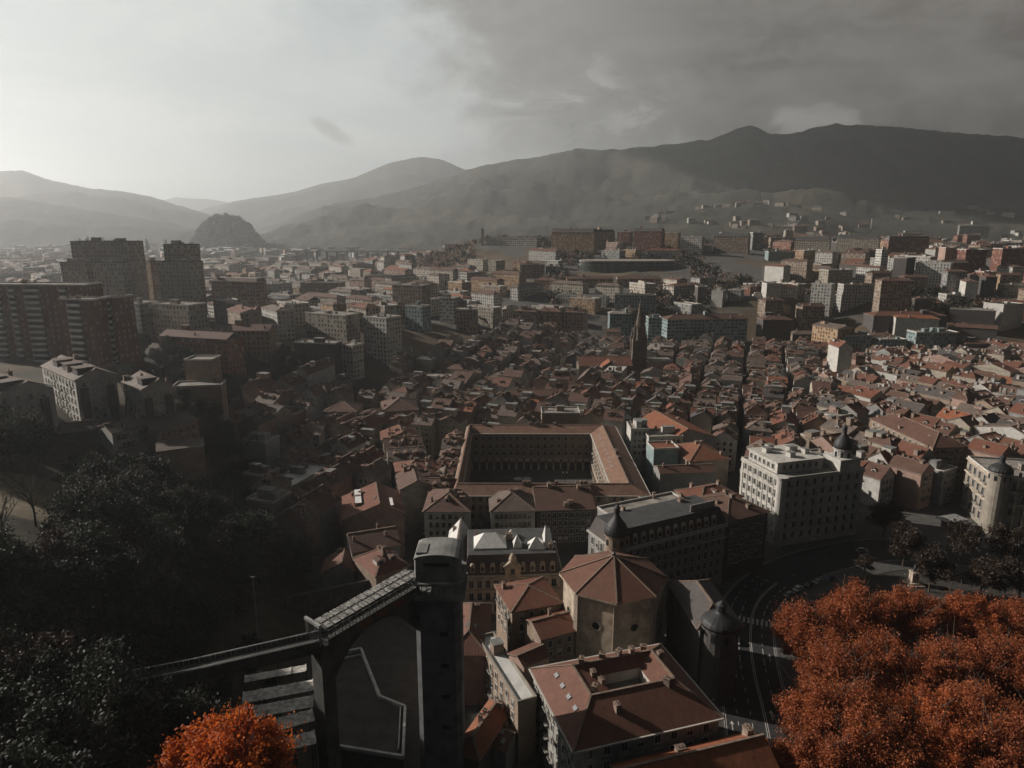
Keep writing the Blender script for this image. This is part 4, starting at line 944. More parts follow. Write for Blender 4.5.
def arcade(n, ln):
    b = MB(); st = ln/n
    for i in range(n+1): b.box(-ln/2+i*st, -0.35, -0.5, 0.9, 0.6, 4.0)
    for i in range(n):
        c_ = -ln/2+(i+0.5)*st; ra = st/2-0.45
        P = [(c_+ra*math.cos(a), -0.4, 3.4+ra*0.7*math.sin(a)) for a in np.linspace(math.pi, 0, 9)]
        for p, q in zip(P, P[1:]): b.poly([(p[0],p[1],p[2]),(q[0],q[1],q[2]),(q[0],q[1],5.6),(p[0],p[1],5.6)]); b.poly([p,(p[0],0.0,p[2]),(q[0],0.0,q[2]),q])
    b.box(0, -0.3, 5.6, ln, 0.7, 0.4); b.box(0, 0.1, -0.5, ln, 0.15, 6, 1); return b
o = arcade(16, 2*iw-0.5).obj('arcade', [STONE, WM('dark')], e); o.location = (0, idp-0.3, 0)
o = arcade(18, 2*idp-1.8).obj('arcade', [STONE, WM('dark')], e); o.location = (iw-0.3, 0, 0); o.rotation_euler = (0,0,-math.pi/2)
for i in range(9):
    y_ = idp-8-i*5.2; o = inst('skylight', skymesh(), e, (iw+2.6, y_, h+1.5)); o.rotation_euler = (0, -0.45, 0)
for i in range(14):
    a = random.choice((0,1,2)); x, y = [(random.uniform(-iw,iw), idp+WW*0.4), (iw+WW*0.5, random.uniform(-idp,idp)), (random.uniform(-iw,iw), -idp-4)][a]; inst('chimney', chimmesh(1.6,1.2), e, (x, y, h+2.4))
for k_, (a, b_) in enumerate(((518,478),(527,478))):
    p = pt(a, b_, 3)
    e = thing('parasol', ['left', 'right'][k_]+' one of two pale parasols standing on the dark arcaded square', 'parasol', p.x, p.y, 0, 0, 'parasols on the arcaded square')
    b = MB(); b.tube((0,0,0),(0,0,3.2),0.06,0.05,6); b.obj('pole', IRON, e)
    b = MB(); b.lathe(0,0,[(2.3,2.7),(0.05,3.5)],8); b.lathe(0,0,[(0.05,3.45),(2.3,2.65)],8); b.obj('canopy', plain('pale canvas', (0.5,0.5,0.48)), e)
for i, (x, y) in enumerate(((-2,290),(24,296))):
    e = thing('street_lamp', ['street lamp in the left half of the dark arcaded square', 'street lamp in the right half of the dark arcaded square'][i], 'street lamp', x, y, 0, 0, 'lamps on the arcaded square')
    b = MB(); b.tube((0,0,0),(0,0,5.4),0.12,0.07,8); b.beam((-0.9,0,5.2),(0.9,0,5.2),0.08); b.obj('post', IRON, e)
    for s_ in (-1, 1):
        b = MB(); b.lathe(s_*0.9,0,[(0.1,5.1),(0.28,5.4),(0.22,5.8),(0.03,6.0)],8); b.obj('lantern', PALE, e)
# --- houses south of the square
B2('town_house', 'house', 'white walled hip roofed house just in front of the left part of the arcaded square', 491, 512, 535, 511, 17, 17, roof='hip', rh=4, wm='white', rm='grey', chim=4, win=[('f',8,4)])
B2('town_house', 'house', 'dark fronted house with long sloping roof, front right of the arcaded square', 537, 511, 595, 509, 18, 17, roof='gx', rh=4.5, wm='dark', rm='brown', chim=5, win=[('f',9,4)])
B2('town_house', 'house', 'white fronted house with rust hip roof at the street corner left of the dark alley', 424, 512, 469, 512, 19, 17, roof='hip', rh=4, wm='white', rm='brown', chim=5, dorm=1, win=[('f',6,4),('l',6,4)])
rowl = [(-37,254,15,17,'brown','gy'),(-40,271,16,16,'rust','hip'),(-46,286,16,14,'grey','gx'),(-50,301,17,14,'brown','gx'),(-54,316,17,14,'rust','gy')]
nm = ['first','second','third','fourth','fifth']
for i, (y, d, rm, rf) in enumerate([(249,12,'brown','gx'),(262,13,'grey','gy'),(275,12,'rust','gx'),(288,13,'brown','hip'),(301,12,'grey','gx'),(314,12,'rust','gy')]):
    house('town_house', '%s narrow house from the front along the left edge of the arcaded square' % ['first','second','third','fourth','fifth','sixth'][i], 'house', -26.8, y, 0, 9.4, d, 16.5+random.uniform(-1.2,1.2), roof=rf, rh=2.8, wm='cream', rm=rm, chim=4, dorm=2, skyl=1, group='narrow houses along the arcaded square')
for i, (x, y, w, d, rm, rf) in enumerate(rowl):
    house('town_house', '%s house up the lane behind the white corner house, beside the arcaded square' % nm[i], 'house', x, y, R(14), w, d, 17+random.uniform(-1,1), roof=rf, rh=3.2, wm='cream', rm=rm, chim=5, dorm=3, skyl=1, win=[('l',4,4)], group='houses along the lane beside the arcaded square')
e = B2('gabled_house', 'house', 'big rust roofed gabled house with bare pinkish end wall and white roof strips', 344, 520, 404, 514, 21, 16, roof='gy', rh=4.5, wm='pink', rm='rust', chim=3, skyl=2, dorm=2)
for p_, q_, w_ in (((-5,-5,20.0),(-5,8,20.0),2.2),((6,-8,19.2),(6,-1,19.2),2.0)): b = MB(); b.beam(p_,q_,w_,0.3); b.obj('glazed_roof_strip', WHT, e)
B2('town_house', 'house', 'rust roofed house with tilted red roof plane left of the lift tower cap', 376, 577, 408, 566, 14, 14, roof='hip', rh=3.6, wm='tan', rm='rust', chim=2, dorm=2)
B2('town_house', 'house', 'brown gabled house directly behind the tilted red roof left of the lift tower', 352, 553, 400, 545, 12, 15, roof='gx', rh=3.4, wm='grey', rm='brown', chim=3, skyl=3)
B2('cottage', 'house', 'small grey gable fronted cottage with red roof above the footbridge roof', 322, 574, 354, 572, 10, 11, roof='gy', rh=3.2, wm='grey', rm='rust', chim=1)
B2('town_house', 'house', 'dark red hip roofed house right behind the lift tower shaft', 448, 655, 487, 655, 22, 14, roof='hip', rh=3.4, wm='pink', rm='rust', chim=2, skyl=3)
B2('town_house', 'house', 'low house with vivid orange roof at the bottom beside the lift tower shaft', 455, 752, 478, 760, 17, 8, roof='hip', rh=2.5, wm='dark', rm='orange', chim=3)
B2('town_house', 'house', 'small brown roofed house with striped skylight in the narrow lane left of the courtyard house', 480, 742, 506, 752, 9, 6, roof='gx', rh=1.6, wm='grey', rm='brown', chim=1, skyl=2)
# --- left middle
B2('town_house', 'house', 'white three storey house with brown hip roof at the foot of the dark wooded slope', 324, 412, 356, 412, 17, 17, roof='hip', rh=3.5, wm='white', rm='brown', chim=2, win=[('f',6,4)])
B2('town_house', 'house', 'white house with dormered brown roof right of the white three storey house', 358, 419, 392, 418, 13, 14.5, roof='hip', rh=3.2, wm='white', rm='brown', chim=3, dorm=3, win=[('f',6,3)])
B2('town_house', 'house', 'pale end walled house standing among the dark trees below the white three storey house', 286, 436, 319, 435, 17, 16, roof='hip', rh=3, wm='grey', rm='grey', chim=4, win=[('f',5,4)])
B2('sheeted_house', 'house', 'house wrapped in pale turquoise sheeting at the wood edge', 321, 386, 336, 386, 9, 15, roof='flat', wm='teal', rm='deck', chim=1)
B2('long_low_block', 'building', 'long low pale blue grey block with white roof edge below the hazy apartment houses', 339, 357, 400, 357, 12, 19, roof='flat', wm='teal', rm='deck', chim=1)
B2('town_house', 'house', 'large brown hipped roof house between the dormered white house and the gothic church', 383, 412, 418, 410, 22, 17, roof='hip', rh=4.5, wm='tan', rm='brown', chim=3)
B2('town_house', 'house', 'dark fronted house with row of dormers and curved white end near the long pale block', 405, 380, 450, 383, 12, 15, roof='mansard', rh=3.5, wm='white', rm='slate', chim=2)
# --- right of the square
B2('white_stair_house', 'house', 'small white stepped house rising just right of the arcaded square', 631, 430, 649, 430, 12, 21, roof='flat', wm='white', rm='deck', chim=1, boxes=2, win=[('f',3,4)])
B2('white_low_house', 'house', 'low white flat roofed house joined to the small white stepped house', 649, 438, 683, 437, 12, 19, roof='flat', wm='white', rm='deck', chim=1, boxes=1, win=[('f',7,2)])
B2('gabled_hall', 'hall', 'big hall with bare grey gable and faded orange roof right of the arcaded square', 670, 441, 715, 437, 34, 17, roof='gy', rh=5, wm='grey', rm='orange', chim=1)
B2('town_house', 'house', 'blue grey walled house with orange top between white low house and slate mansard block', 654, 450, 679, 449, 10, 20, roof='flat', wm='teal', rm='orange', chim=1)
B2('town_house', 'house', 'house with a broad vivid orange hip roof left of the white ornate corner building', 690, 462, 729, 459, 22, 17, roof='hip', rh=4, wm='cream', rm='orange', chim=3)
B2('town_house', 'house', 'long thin white framed house between orange hip roof and the dark courtyard gap', 660, 474, 715, 472, 9, 16, roof='gx', rh=2, wm='grey', rm='brown', chim=2)
B2('town_house', 'house', 'cream house with row of white attic windows behind the arcaded square', 511, 396, 560, 396, 14, 18, roof='gx', rh=2.5, wm='white+', rm='brown', chim=3)
B2('town_house', 'house', 'flat tan roofed block standing behind the far wing of the arcaded square', 542, 414, 580, 414, 12, 20, roof='flat', wm='tan', rm='deck', chim=2, boxes=1)
# --- gothic church with spire
sx, sy = 93, 500; claim(corners(sx-12, sy-4, R(0), 76, 34))
e = thing('gothic_church', 'gothic church with a tall pierced stone spire and red nave roofs amid the old roofs', 'church', sx, sy, -1)
DST = plain('weathered dark stone', (0.17,0.14,0.11), 0.95, 0.4, 0.5, rvar=0)
b = MB(); b.box(0,0,0,9,9,34,0)
for x in (-4.5,4.5):
    for y in (-4.5,4.5): b.box(x,y,0,1.5,1.5,36,0); b.lathe(x,y,[(0.8,36),(0.0,40)],6)
b.obj('tower', DST, e)
b = MB(); b.prism([(3.4*math.cos(R(22.5+45*i)),3.4*math.sin(R(22.5+45*i))) for i in range(8)], 34, 43)
for i in range(8): a = R(22.5+45*i); b.lathe(3.5*math.cos(a),3.5*math.sin(a),[(0.45,34),(0.45,44),(0.0,47)],5)
b.obj('belfry', DST, e)
b = MB(); b.lathe(0,0,[(3.1,43),(2.2,49),(1.3,55),(0.5,61),(0.08,64)],8); b.obj('spire', DST, e)
for i in range(4):
    a = i*math.pi/2; b = MB(); b.box(0,-0.06,0,1.8,0.15,6,0); o = b.obj('belfry_window', GLASS, e); o.location = (4.52*math.sin(a), -4.52*math.cos(a), 26); o.rotation_euler = (0,0,a)
b = MB(); b.box(-26,-6,0,38,20,17.5,0); b.obj('nave', DST, e)
o = gable(38,21,17.5,5,0.6,'x').obj('nave_roof', [RM('rust'), CHIM, RIDGE], e); o.location = (-26,-6,0)
gmesh(12,8,12,17.5,5,'y').obj('transept', DST, e).location = (-24,-19,0)
o = gable(12,10,17.5,4.5,0.6,'y').obj('transept_roof', [RM('orange'), CHIM, RIDGE], e); o.location = (-24,-18.5,0)
b = MB(); b.box(14,-2,0,18,14,19,0); b.obj('chapter_house', WM('stone'), e); b = MB(); b.box(14,-2,19,19,15,0.5,0); b.obj('chapter_roof', RM('deck'), e)
# --- left plateau: white gabled flats
fl = [('left one of the three pale flats with stepped tile roofs, cut by the left edge', -8, 398, 53, 387, 44, 62, 5), ('middle, longest one of the three pale flats with stepped tile roofs', 75, 381, 116, 375, 38, 62, 5), ('small right one of the three pale flats with stepped tile roofs', 141, 391, 173, 386, 20, 57, 4)]
for lb, xa, ya, xb, yb, d, z_, nf in fl:
    e = B2('gabled_flats', 'apartment block', lb, xa, ya, xb, yb, d, z_, roof='gy', rh=3.2, wm='white', rm='grey', chim=4, win=[('f',4,nf),('l',int(d/3.6),nf)], group='pale flats with stepped roofs on the left hill')
    w = (pt(xb,yb,z_)-pt(xa,ya,z_)).length; h = z_-e.location.z
    for k in range(int(d/11)):
        b = MB(); y_ = -d/2+5+k*11; b.box(-w*0.16, y_, 0, w*0.42, 5.2, 2.6, 0); b.box(-w*0.16, y_, 2.6, w*0.42+0.8, 6.0, 0.25, 1); o = b.obj('attic_storey', [WM('dark'), RM('grey')], e); o.location = (0,0,h+1.0)
    for q in (0.18, 0.82): b = MB(); b.box(-w/2+w*q, -d/2-0.5, 0, 2.4, 1.0, h-3, 0); b.obj('balcony_stack', WM('dark'), e)
B2('low_house', 'house', 'low house with long dirty tile roof in front of the left pale flats', 45, 436, 100, 428, 10, 46, roof='gx', rh=2.2, wm='dark', rm='grey', chim=4)
B2('low_house', 'house', 'low white fronted house with pale tile roof and two dark chimneys in the wood', 112, 434, 154, 424, 12, 45.5, roof='gx', rh=2.4, wm='white', rm='grey', chim=3, win=[('f',8,2)])
B2('low_house', 'house', 'low brown walled house right of the low white fronted house in the wood', 156, 432, 198, 420, 12, 44, roof='gx', rh=2.4, wm='tan', rm='grey', chim=2, win=[('f',6,2)])
B2('low_shed', 'shed', 'shed with a bright lit roof edge in the wood below the low houses', 157, 452, 204, 446, 9, 42, roof='gx', rh=1.2, wm='tan', rm='grey', chim=0)
e = B2('stone_tower', 'tower', 'square stone tower on a low stone podium at the top of the dark wooded slope', 184, 361, 211, 361, 10, 57, z0=34, roof='flat', wm='tan', rm='deck', chim=0)
B2('podium_house', 'building', 'low pale podium building at the foot of the square stone tower', 172, 388, 221, 386, 10, 48, roof='flat', wm='tan', rm='deck', chim=1)
# --- brick towers on the left
BR = wall('red brick wall with narrow windows', (0.22,0.085,0.055), 3.0, 3.0, 0.95, 1.5, glass=(0.05,0.05,0.05), hid=0.6)
def bricktower(label, xa, ya, xb, D, d, cols, dy=0, **kw):
    e = B(label, xa, ya, xb, ya, d, D=D, dy=dy, name='brick_tower_block', cat='tower block', roof='flat', wm='brick', rm='deck', chim=2, **kw)
    [c for c in e.children if c.name.startswith('wall')][0].data.materials[0] = BR
    A = atD(xa, ya, D); E = ((xb-512)/FPX*((D+dy)*cp-(A[2]-CAMZ)*sp), D+dy); w = math.hypot(E[0]-A[0], E[1]-A[1]); h = A[2]-e.location.z
    for u, ww_ in cols:
        for k in range(13):
            if 2.6+k*3 > h: break
            b = MB(); b.box(0,-0.55,0,ww_,1.1,1.15,0); b.box(0,-0.12,1.15,ww_,0.24,1.6,1); o = b.obj('balcony', [plain('white balcony parapet', (0.82,0.81,0.78), 0.7, 0.15), GLASS], e); o.location = (-w/2+u*w, -d/2, h-2.9-k*3)
    return e, w, h
bricktower('tall red brick tower block with white balconies cut off by the left edge', -70, 285, 84, 350, 14, ((0.42,5),(0.53,3),(0.66,8),(0.86,3)), dy=-6)
e, w, h = bricktower('lower red brick tower block stepping forward beside the cut off brick tower', 58, 300, 92, 330, 10, ((0.45,7),), dy=-4)
bricktower('narrow red brick tower block end with a column of white balconies', 103, 298, 112, 336, 12, ((0.45,2.6),), dy=-2)
# --- grey concrete towers
def gtower(label, xa, ya, xb, D, d, wm='tan+', **kw):
    kw.setdefault('dy', -4)
    return B(label, xa, ya, xb, ya, d, D=D, name='tower_block', cat='tower block', roof='flat', wm=wm, rm='dark', chim=3, boxes=3, parapet=WM('dark'), **kw)
gtower('tallest brown grey tower block behind the brick towers, its dark roof huts highest', 70, 242, 129, 545, 18)
gtower('left lower step in front of the tallest brown grey tower block', 60, 263, 86, 530, 8)
gtower('right lower step in front of the tallest brown grey tower block', 92, 263, 122, 522, 10, wm='cream+')
gtower('upper part of the separate brown grey tower block left of the round wooded hill', 163, 245, 190, 545, 12)
gtower('wider front part of the separate brown grey tower block', 157, 262, 193, 526, 13, wm='cream+')
gtower('sunlit orange tinted slab between the two brown grey tower blocks', 143, 262, 150, 590, 9, wm='ochre+')
# ================================================================== MIDDLE AND FAR CITY
def F(label, x0, x1, y, D, d, roof='flat', wm='cream+', rm='deck', rh=2.5, dy=0, chim=2, boxes=1, name='apartment_block', cat='apartment block', **kw):
    ex_ = abs(512-(x1 if x1 < 512 else x0))*d/(D+d)
    if x1 < 505 and ex_ < 0.5*(x1-x0): x1 -= ex_
    if x0 > 520 and ex_ < 0.5*(x1-x0): x0 += ex_
    z = atD(x0, y, D)[2]
    gz = min(g(*q) for q in [((x0-512)/FPX*D, D), ((x1-512)/FPX*D, D)])
    if z-gz < 5: print('LOW', label[:40], round(z-gz,1), 'D', D)
    return B(label, x0, y, x1, y, d, D=D, dy=dy, roof=roof, wm=wm, rm=rm, rh=rh, chim=chim, boxes=boxes, name=name, cat=cat, **kw)
# left, hazy
F('grey apartment block with pale window rows left of the orange pedimented school', 117, 150, 303, 445, 14, wm='grey=', dy=-8)
F('grey apartment block with a sunlit right end beside the orange pedimented school', 152, 198, 304, 440, 14, wm='cream+', dy=-12)
F('long orange school building with pediment at the top of the wooded slope', 160, 236, 336, 400, 14, roof='gx', wm='red+', rm='brown', rh=3, name='school', cat='school', dy=-14)
F('second orange wing with dark windows right of the long orange school building', 222, 276, 331, 420, 13, roof='gx', wm='ochre+', rm='brown', rh=3, name='school', cat='school')
F('brown red terrace with dormered roof right of the grey tower blocks', 211, 262, 281, 580, 12, roof='mansard', wm='pink+', rm='brown', rh=3, dy=-14)
F('white apartment house with even window grid right of the orange school', 305, 350, 313, 490, 14, wm='cream+', dy=-18)
F('tall white apartment house with blank lit left wall, second right of the orange school', 363, 390, 317, 480, 16, wm='white+', dy=-11)
F('dark flat roofed block in the wood edge below the white apartment houses', 294, 338, 343, 440, 12, wm='dark', rm='deck', dy=-6)
F('small white block beside the dark flat roofed block at the wood edge', 339, 356, 345, 445, 10, wm='white+', dy=-6)
F('tallest tan slab with three window stripes above the white apartment houses', 392, 424, 285, 610, 14, wm='tan+', dy=-12)
F('slender grey green apartment tower in front of the tallest tan slab', 405, 424, 306, 560, 12, wm='teal+', dy=-8)
F('round cornered grey tower with dark glazing right of the tallest tan slab', 439, 455, 298, 625, 14, wm='grey=', dy=-6)
F('lower wing joined to the round cornered grey tower', 455, 467, 301, 630, 12, wm='teal+')
F('dark low block right of the round cornered grey tower', 456, 478, 310, 600, 16, wm='tan+')
F('hazy brown row with pale roofs far behind the slender towers', 300, 345, 283, 800, 14, wm='pink+')
F('pair of hazy slabs left of the tallest tan slab', 365, 400, 276, 900, 14, wm='pink+')
F('hazy tall narrow slab between the viaduct and the tan slab', 382, 402, 270, 1000, 12, wm='tan+')
# centre
F('long white striped school on the ridge left of the curved brick block', 486, 537, 238, 1080, 20, wm='white=', name='hilltop_school', cat='school', dy=-34)
F('slender pale tower at the left end of the hilltop school', 481, 484, 229, 1080, 5, wm='white', chim=0, boxes=0, name='slender_tower', cat='tower')
F('widest curved brick block with dark roof on the far plateau', 551, 594, 232, 1010, 16, roof='mansard', wm='ochre+', rm='slate', rh=5, dy=-26)
F('right wing of the widest curved brick block on the far plateau', 594, 615, 233, 1015, 16, roof='mansard', wm='ochre+', rm='slate', dy=14, rh=5)
F('narrow brick slab between the curved brick block and the dark slab', 616, 630, 232, 1050, 14, wm='brick+', dy=-9)
F('dark slab with a red end left of the white block on the far plateau', 632, 662, 231, 1000, 16, roof='mansard', wm='brick+', rm='slate', rh=4, dy=-18)
F('orange brown slab touching the white block on the far plateau', 662, 678, 233, 1005, 14, wm='ochre+', dy=-10)
F('bright white block in the middle of the far plateau', 679, 702, 237, 980, 14, wm='white+', dy=-14)
F('slab with dark attic roof right of the bright white block', 711, 749, 236, 1000, 14, roof='mansard', wm='tan+', rm='slate', rh=4, dy=-23)
F('pale slab behind the slab with dark attic roof', 750, 764, 233, 1040, 14, wm='grey+')
F('left of the two long mansard terraces behind the white slab blocks', 791, 830, 240, 1000, 14, roof='mansard', wm='cream+', rm='slate', rh=5, dy=-24)
F('right of the two long mansard terraces behind the white slab blocks', 833, 880, 238, 1010, 14, roof='mansard', wm='cream+', rm='slate', rh=5, dy=-29)
F('low teal hall in front of the left long mansard terrace', 765, 800, 252, 930, 14, wm='teal', name='hall', cat='hall')
F('dark long slab right of the two long mansard terraces', 884, 930, 239, 1000, 14, roof='mansard', wm='brick+', rm='slate', rh=4)
F('tan hazy block left of the green arena', 520, 545, 265, 850, 14, wm='tan+')
F('darker hazy block touching the green arena wood', 545, 560, 267, 860, 14, wm='teal+')
F('lower tan row house left below the green arena', 534, 556, 280, 790, 12, roof='hip', wm='ochre+', rm='brown', dy=-11)
F('long ochre terrace with ridge teeth directly below the arena, left half', 566, 613, 279, 790, 13, roof='gx', wm='ochre+', rm='brown')
F('long ochre terrace with ridge teeth directly below the arena, right half', 616, 661, 279, 790, 13, roof='gx', wm='pink+', rm='brown')
F('left of two long white curved blocks with dark roofs below the ochre terraces', 557, 606, 295, 735, 12, wm='white+', rm='dark', dy=-22)
F('right of two long white curved blocks with dark roofs below the ochre terraces', 613, 656, 295, 700, 12, wm='teal+', rm='dark', dy=-6)
F('tan row with chimneys behind the old roofs, left part', 513, 536, 311, 640, 13, roof='hip', wm='pink+', rm='brown', chim=4, dy=-8)
F('tan row with chimneys behind the old roofs, middle part', 537, 560, 311, 642, 13, roof='hip', wm='ochre+', rm='brown', chim=4, dy=-8)
F('tan row with chimneys behind the old roofs, right part', 561, 584, 312, 640, 13, roof='hip', wm='pink+', rm='brown', chim=4, dy=-8)
F('teal grey block with white roof plane left of the gothic spire', 608, 632, 314, 640, 13, roof='hip', wm='teal+', rm='deck')
F('dark glazed block just right of the gothic spire', 646, 662, 318, 620, 13, wm='teal=', rm='dark')
F('long riverside block with dense white windows under a red brown roof', 664, 748, 320, 600, 15, roof='hip', wm='teal=', rm='brown', rh=3.5, dy=8, chim=5)
F('dark riverside block with brown roof right of the long white windowed one', 757, 792, 320, 600, 16, roof='hip', wm='dark', rm='brown', rh=3, chim=4)
F('black tower block on the slope above the long riverside block', 695, 708, 287, 700, 12, wm='dark', rm='dark')
F('white wide gabled block right of the black tower block', 708, 723, 291, 690, 13, wm='white', dy=-6)
F('pale grey block with small windows right of the black tower block', 724, 741, 290, 695, 13, wm='grey+', dy=-7)
F('red topped narrow block right of the pale grey block', 752, 761, 296, 690, 12, wm='white', rm='orange')
# right
F('curved cream riverside building with arched window row', 804, 838, 325, 585, 18, roof='gx', wm='ochre+', rm='grey', dy=-26)
F('pale teal riverside block with white roof, left one of three', 838, 872, 336, 560, 13, wm='teal+', rm='deck')
F('pale teal riverside block, middle one of three, with small white canopy', 872, 907, 340, 556, 13, wm='teal+', rm='deck')
F('taller pale teal riverside block with dark recessed middle, right one of three', 907, 959, 333, 552, 14, wm='teal+', rm='deck', boxes=4)
F('dark hipped riverside block right of the three pale teal ones', 955, 990, 344, 545, 14, roof='hip', wm='dark', rm='brown')
F('huge long dark building with a thin orange roof behind the riverside blocks', 864, 946, 316, 620, 18, roof='hip', wm='dark', rm='rust', rh=3)
F('tan wall block with orange gable behind the huge long dark building', 868, 925, 303, 680, 14, wm='tan+', rm='rust')
F('pointed white gabled house standing over the old roofs', 839, 853, 348, 470, 16, roof='gy', wm='white', rm='rust', rh=4)
F('white narrow block left of the near dark tower block', 947, 961, 295, 690, 14, wm='white+')
F('near dark tower block with a sunlit white left wall', 966, 1004, 303, 640, 26, wm='white', rm='dark', dy=-18)
F('ochre lit tower block at the right edge behind the near dark tower block', 1003, 1030, 300, 700, 22, wm='ochre+')
F('cream block with lit left wall high on the right slope', 974, 997, 272, 790, 18, wm='pink+')
F('dominant pale block with rows of dark windows on the right slope', 907, 951, 263, 770, 18, wm='white+', rm='dark', boxes=3, dy=-21)
F('black windowed slab joined left to the dominant pale block', 894, 907, 258, 775, 26, wm='dark', rm='dark', dy=-10)
F('white striped slab left of the black windowed slab', 876, 889, 250, 820, 14, wm='white=')
F('pink lit slab left of the dark brick slab at upper right', 946, 957, 248, 850, 14, wm='pink')
F('dark brick slab behind the dominant pale block', 957, 988, 250, 830, 18, wm='brick+', rm='dark')
F('dark brick slab at the upper right edge', 993, 1040, 249, 850, 18, wm='brick+', rm='dark')
F('low white sheds on the far slope, left one', 762, 782, 284, 680, 14, wm='white', boxes=0, name='shed', cat='shed')
F('white block with rooftop boxes beside the low white sheds', 806, 832, 284, 690, 14, wm='white+', dy=-11)
F('long low white terrace on the right slope under the white slabs', 838, 900, 285, 690, 13, wm='white+', rm='rust')
F('tan slab with white chimney wall left of the long low white terrace', 783, 806, 290, 760, 14, wm='tan+')
for i, (x0, x1, y, D, wm_) in enumerate([(782,808,216,2150,'white+'),(748,775,213,2300,'white+'),(726,744,218,2250,'tan+'),(872,892,219,2100,'white+'),(905,935,231,1800,'white+'),(960,990,226,1900,'grey+'),(690,712,222,2200,'tan+')]):
    z = atD(x0, y, D)[2]
    B(['white slab highest on the wooded foothill','wide white slab left of the highest white slab on the foothill','tan block at the left of the foothill houses','small white hall on the right foothill','long low white shed under the right foothill','grey hall low on the far right foothill','faint tan block leftmost on the foothill'][i], x0, y, x1, y, 16, D=D, dy=-20, roof='flat', wm=wm_, rm='deck', chim=0, name='hillside_block', cat='building', z0=z-90)
# arena
AD = 880.0; za = atD(628,261,AD)[2]; ax_ = (628-512)/FPX*AD; gz = g(ax_, AD)-4
claim(corners(ax_, AD+25, 0, 124, 60))
e = thing('arena', 'wide green clad sports arena with a thin white disc roof', 'arena', ax_, AD+24, gz)
b = MB(); N = 40; el_ = [(60*math.copysign(abs(math.cos(a))**0.7, math.cos(a)), 26*math.copysign(abs(math.sin(a))**0.7, math.sin(a))) for a in np.linspace(0, 2*math.pi, N, endpoint=False)]
b.prism(el_, 0, za-gz-1.5); b.obj('wall', WM('dark'), e)
b = MB(); b.prism([(x*1.02, y*1.02) for x, y in el_], za-gz-1.4, za-gz+0.1); b.obj('roof', RM('deck'), e)
b = MB(); rr_ = random.Random(5)
for i in range(N):
    p, q = el_[i], el_[(i+1)%N]
    for k in range(4):
        z0_, z1_ = 2+k*(za-gz-4)/4, 2+(k+1)*(za-gz-4)/4
        o1, o2 = rr_.uniform(1.0, 1.05), rr_.uniform(1.0, 1.05)
        b.poly([(p[0]*o1,p[1]*o1,z0_),(q[0]*o2,q[1]*o2,z0_),((p[0]+q[0])/2*1.03,(p[1]+q[1])/2*1.03,z1_)], k%2)
b.obj('cladding', [plain('green cladding', (0.05,0.11,0.085), 0.5, 0.3), plain('grey green cladding', (0.10,0.15,0.125), 0.5, 0.3)], e)
# viaduct
vx0, vx1, VD = (295-512)/FPX*1500, (405-512)/FPX*1500, 1500; vz = atD(350,251,VD)[2]
e = thing('viaduct', 'long low viaduct on many piers crossing the hazy valley', 'viaduct', (vx0+vx1)/2, VD, 5)
b = MB(); b.box(0,0,vz-5-2.5,vx1-vx0,9,2.5); b.obj('deck', CONC, e)
for i in range(11): b = MB(); b.box(vx0+(i+0.5)*(vx1-vx0)/11-(vx0+vx1)/2, 0, 0, 3, 6, vz-7.6); b.obj('pier', CONC, e)

# ------------------------------------------------------------------ old town fill
rf = random.Random(11)
cand = []
TH = R(19); dx, dy = math.sin(TH), math.cos(TH)      # along the streets
ex, ey = dy, -dx                                      # across
def v_far(bi, s_): return s_ > 215
for TH_ in (TH, R(-28)):
    dx, dy = math.sin(TH_), math.cos(TH_); ex, ey = dy, -dx
    for bi in range(-34, 44):
        for side in (0, 1):
            for seg in range(-3, 9):
                s_ = seg*112+rf.uniform(-4, 4)+bi*3; end = s_+106
                while s_ < end-7:
                    far_ = (ey and v_far(bi, s_)); ln = rf.uniform(6, 11) if far_ else rf.uniform(8, 15); dep = rf.uniform(9.5, 12.5)
                    if rf.random() < 0.06: ln = rf.uniform(20, 32)
                    u = bi*26.6+(5.9 if side else -5.9)+7*mn.noise(Vector((bi*0.35, s_*0.012, 2))); v = s_+ln/2
                    x, y = ex*u+dx*v, ey*u+dy*v+120; s_ += ln+0.05
                    if (x > 0.46*y) == (TH_ < 0): cand.append((x, y, dep, ln, TH_))
ROAD_X = lambda y: 200
def old_ok(x, y):
    p = pix(x, y, 16); gz = g(x, y)
    if gz > (16 if 395 < p[0] < 640 else 14 if (255 < p[0] < 345 and y > 205) else 1.5) or y > 612 or y < 205: return False
    if p[0] < -20 or p[0] > 1250: return False
    if x > 60 and y < 268+max(0, (x-130))*0.12: return False
    if x > -52 and x < -36 and y < 330: return False        # the lane
    if x < -20 and y < 218: return False
    if -36 < x < 60 and y < 328: return False
    if abs(x-90) < 10 and y < 480 and y > 470: return False
    return True
olds = []
for x, y, dep, ln, side in cand:
    if not old_ok(x, y): continue
    S_ = corners(x, y, -side, dep-1.5, ln-1.5)
    if rf.random() < 0.035: continue
    if not free(S_): continue
    olds.append((x, y, dep, ln, side))
olds.sort(key=lambda q: q[1]+abs(q[0])*0.15+(5000 if pix(q[0], q[1], 16)[0] > 1045 else 0))
print('old town', len(olds))
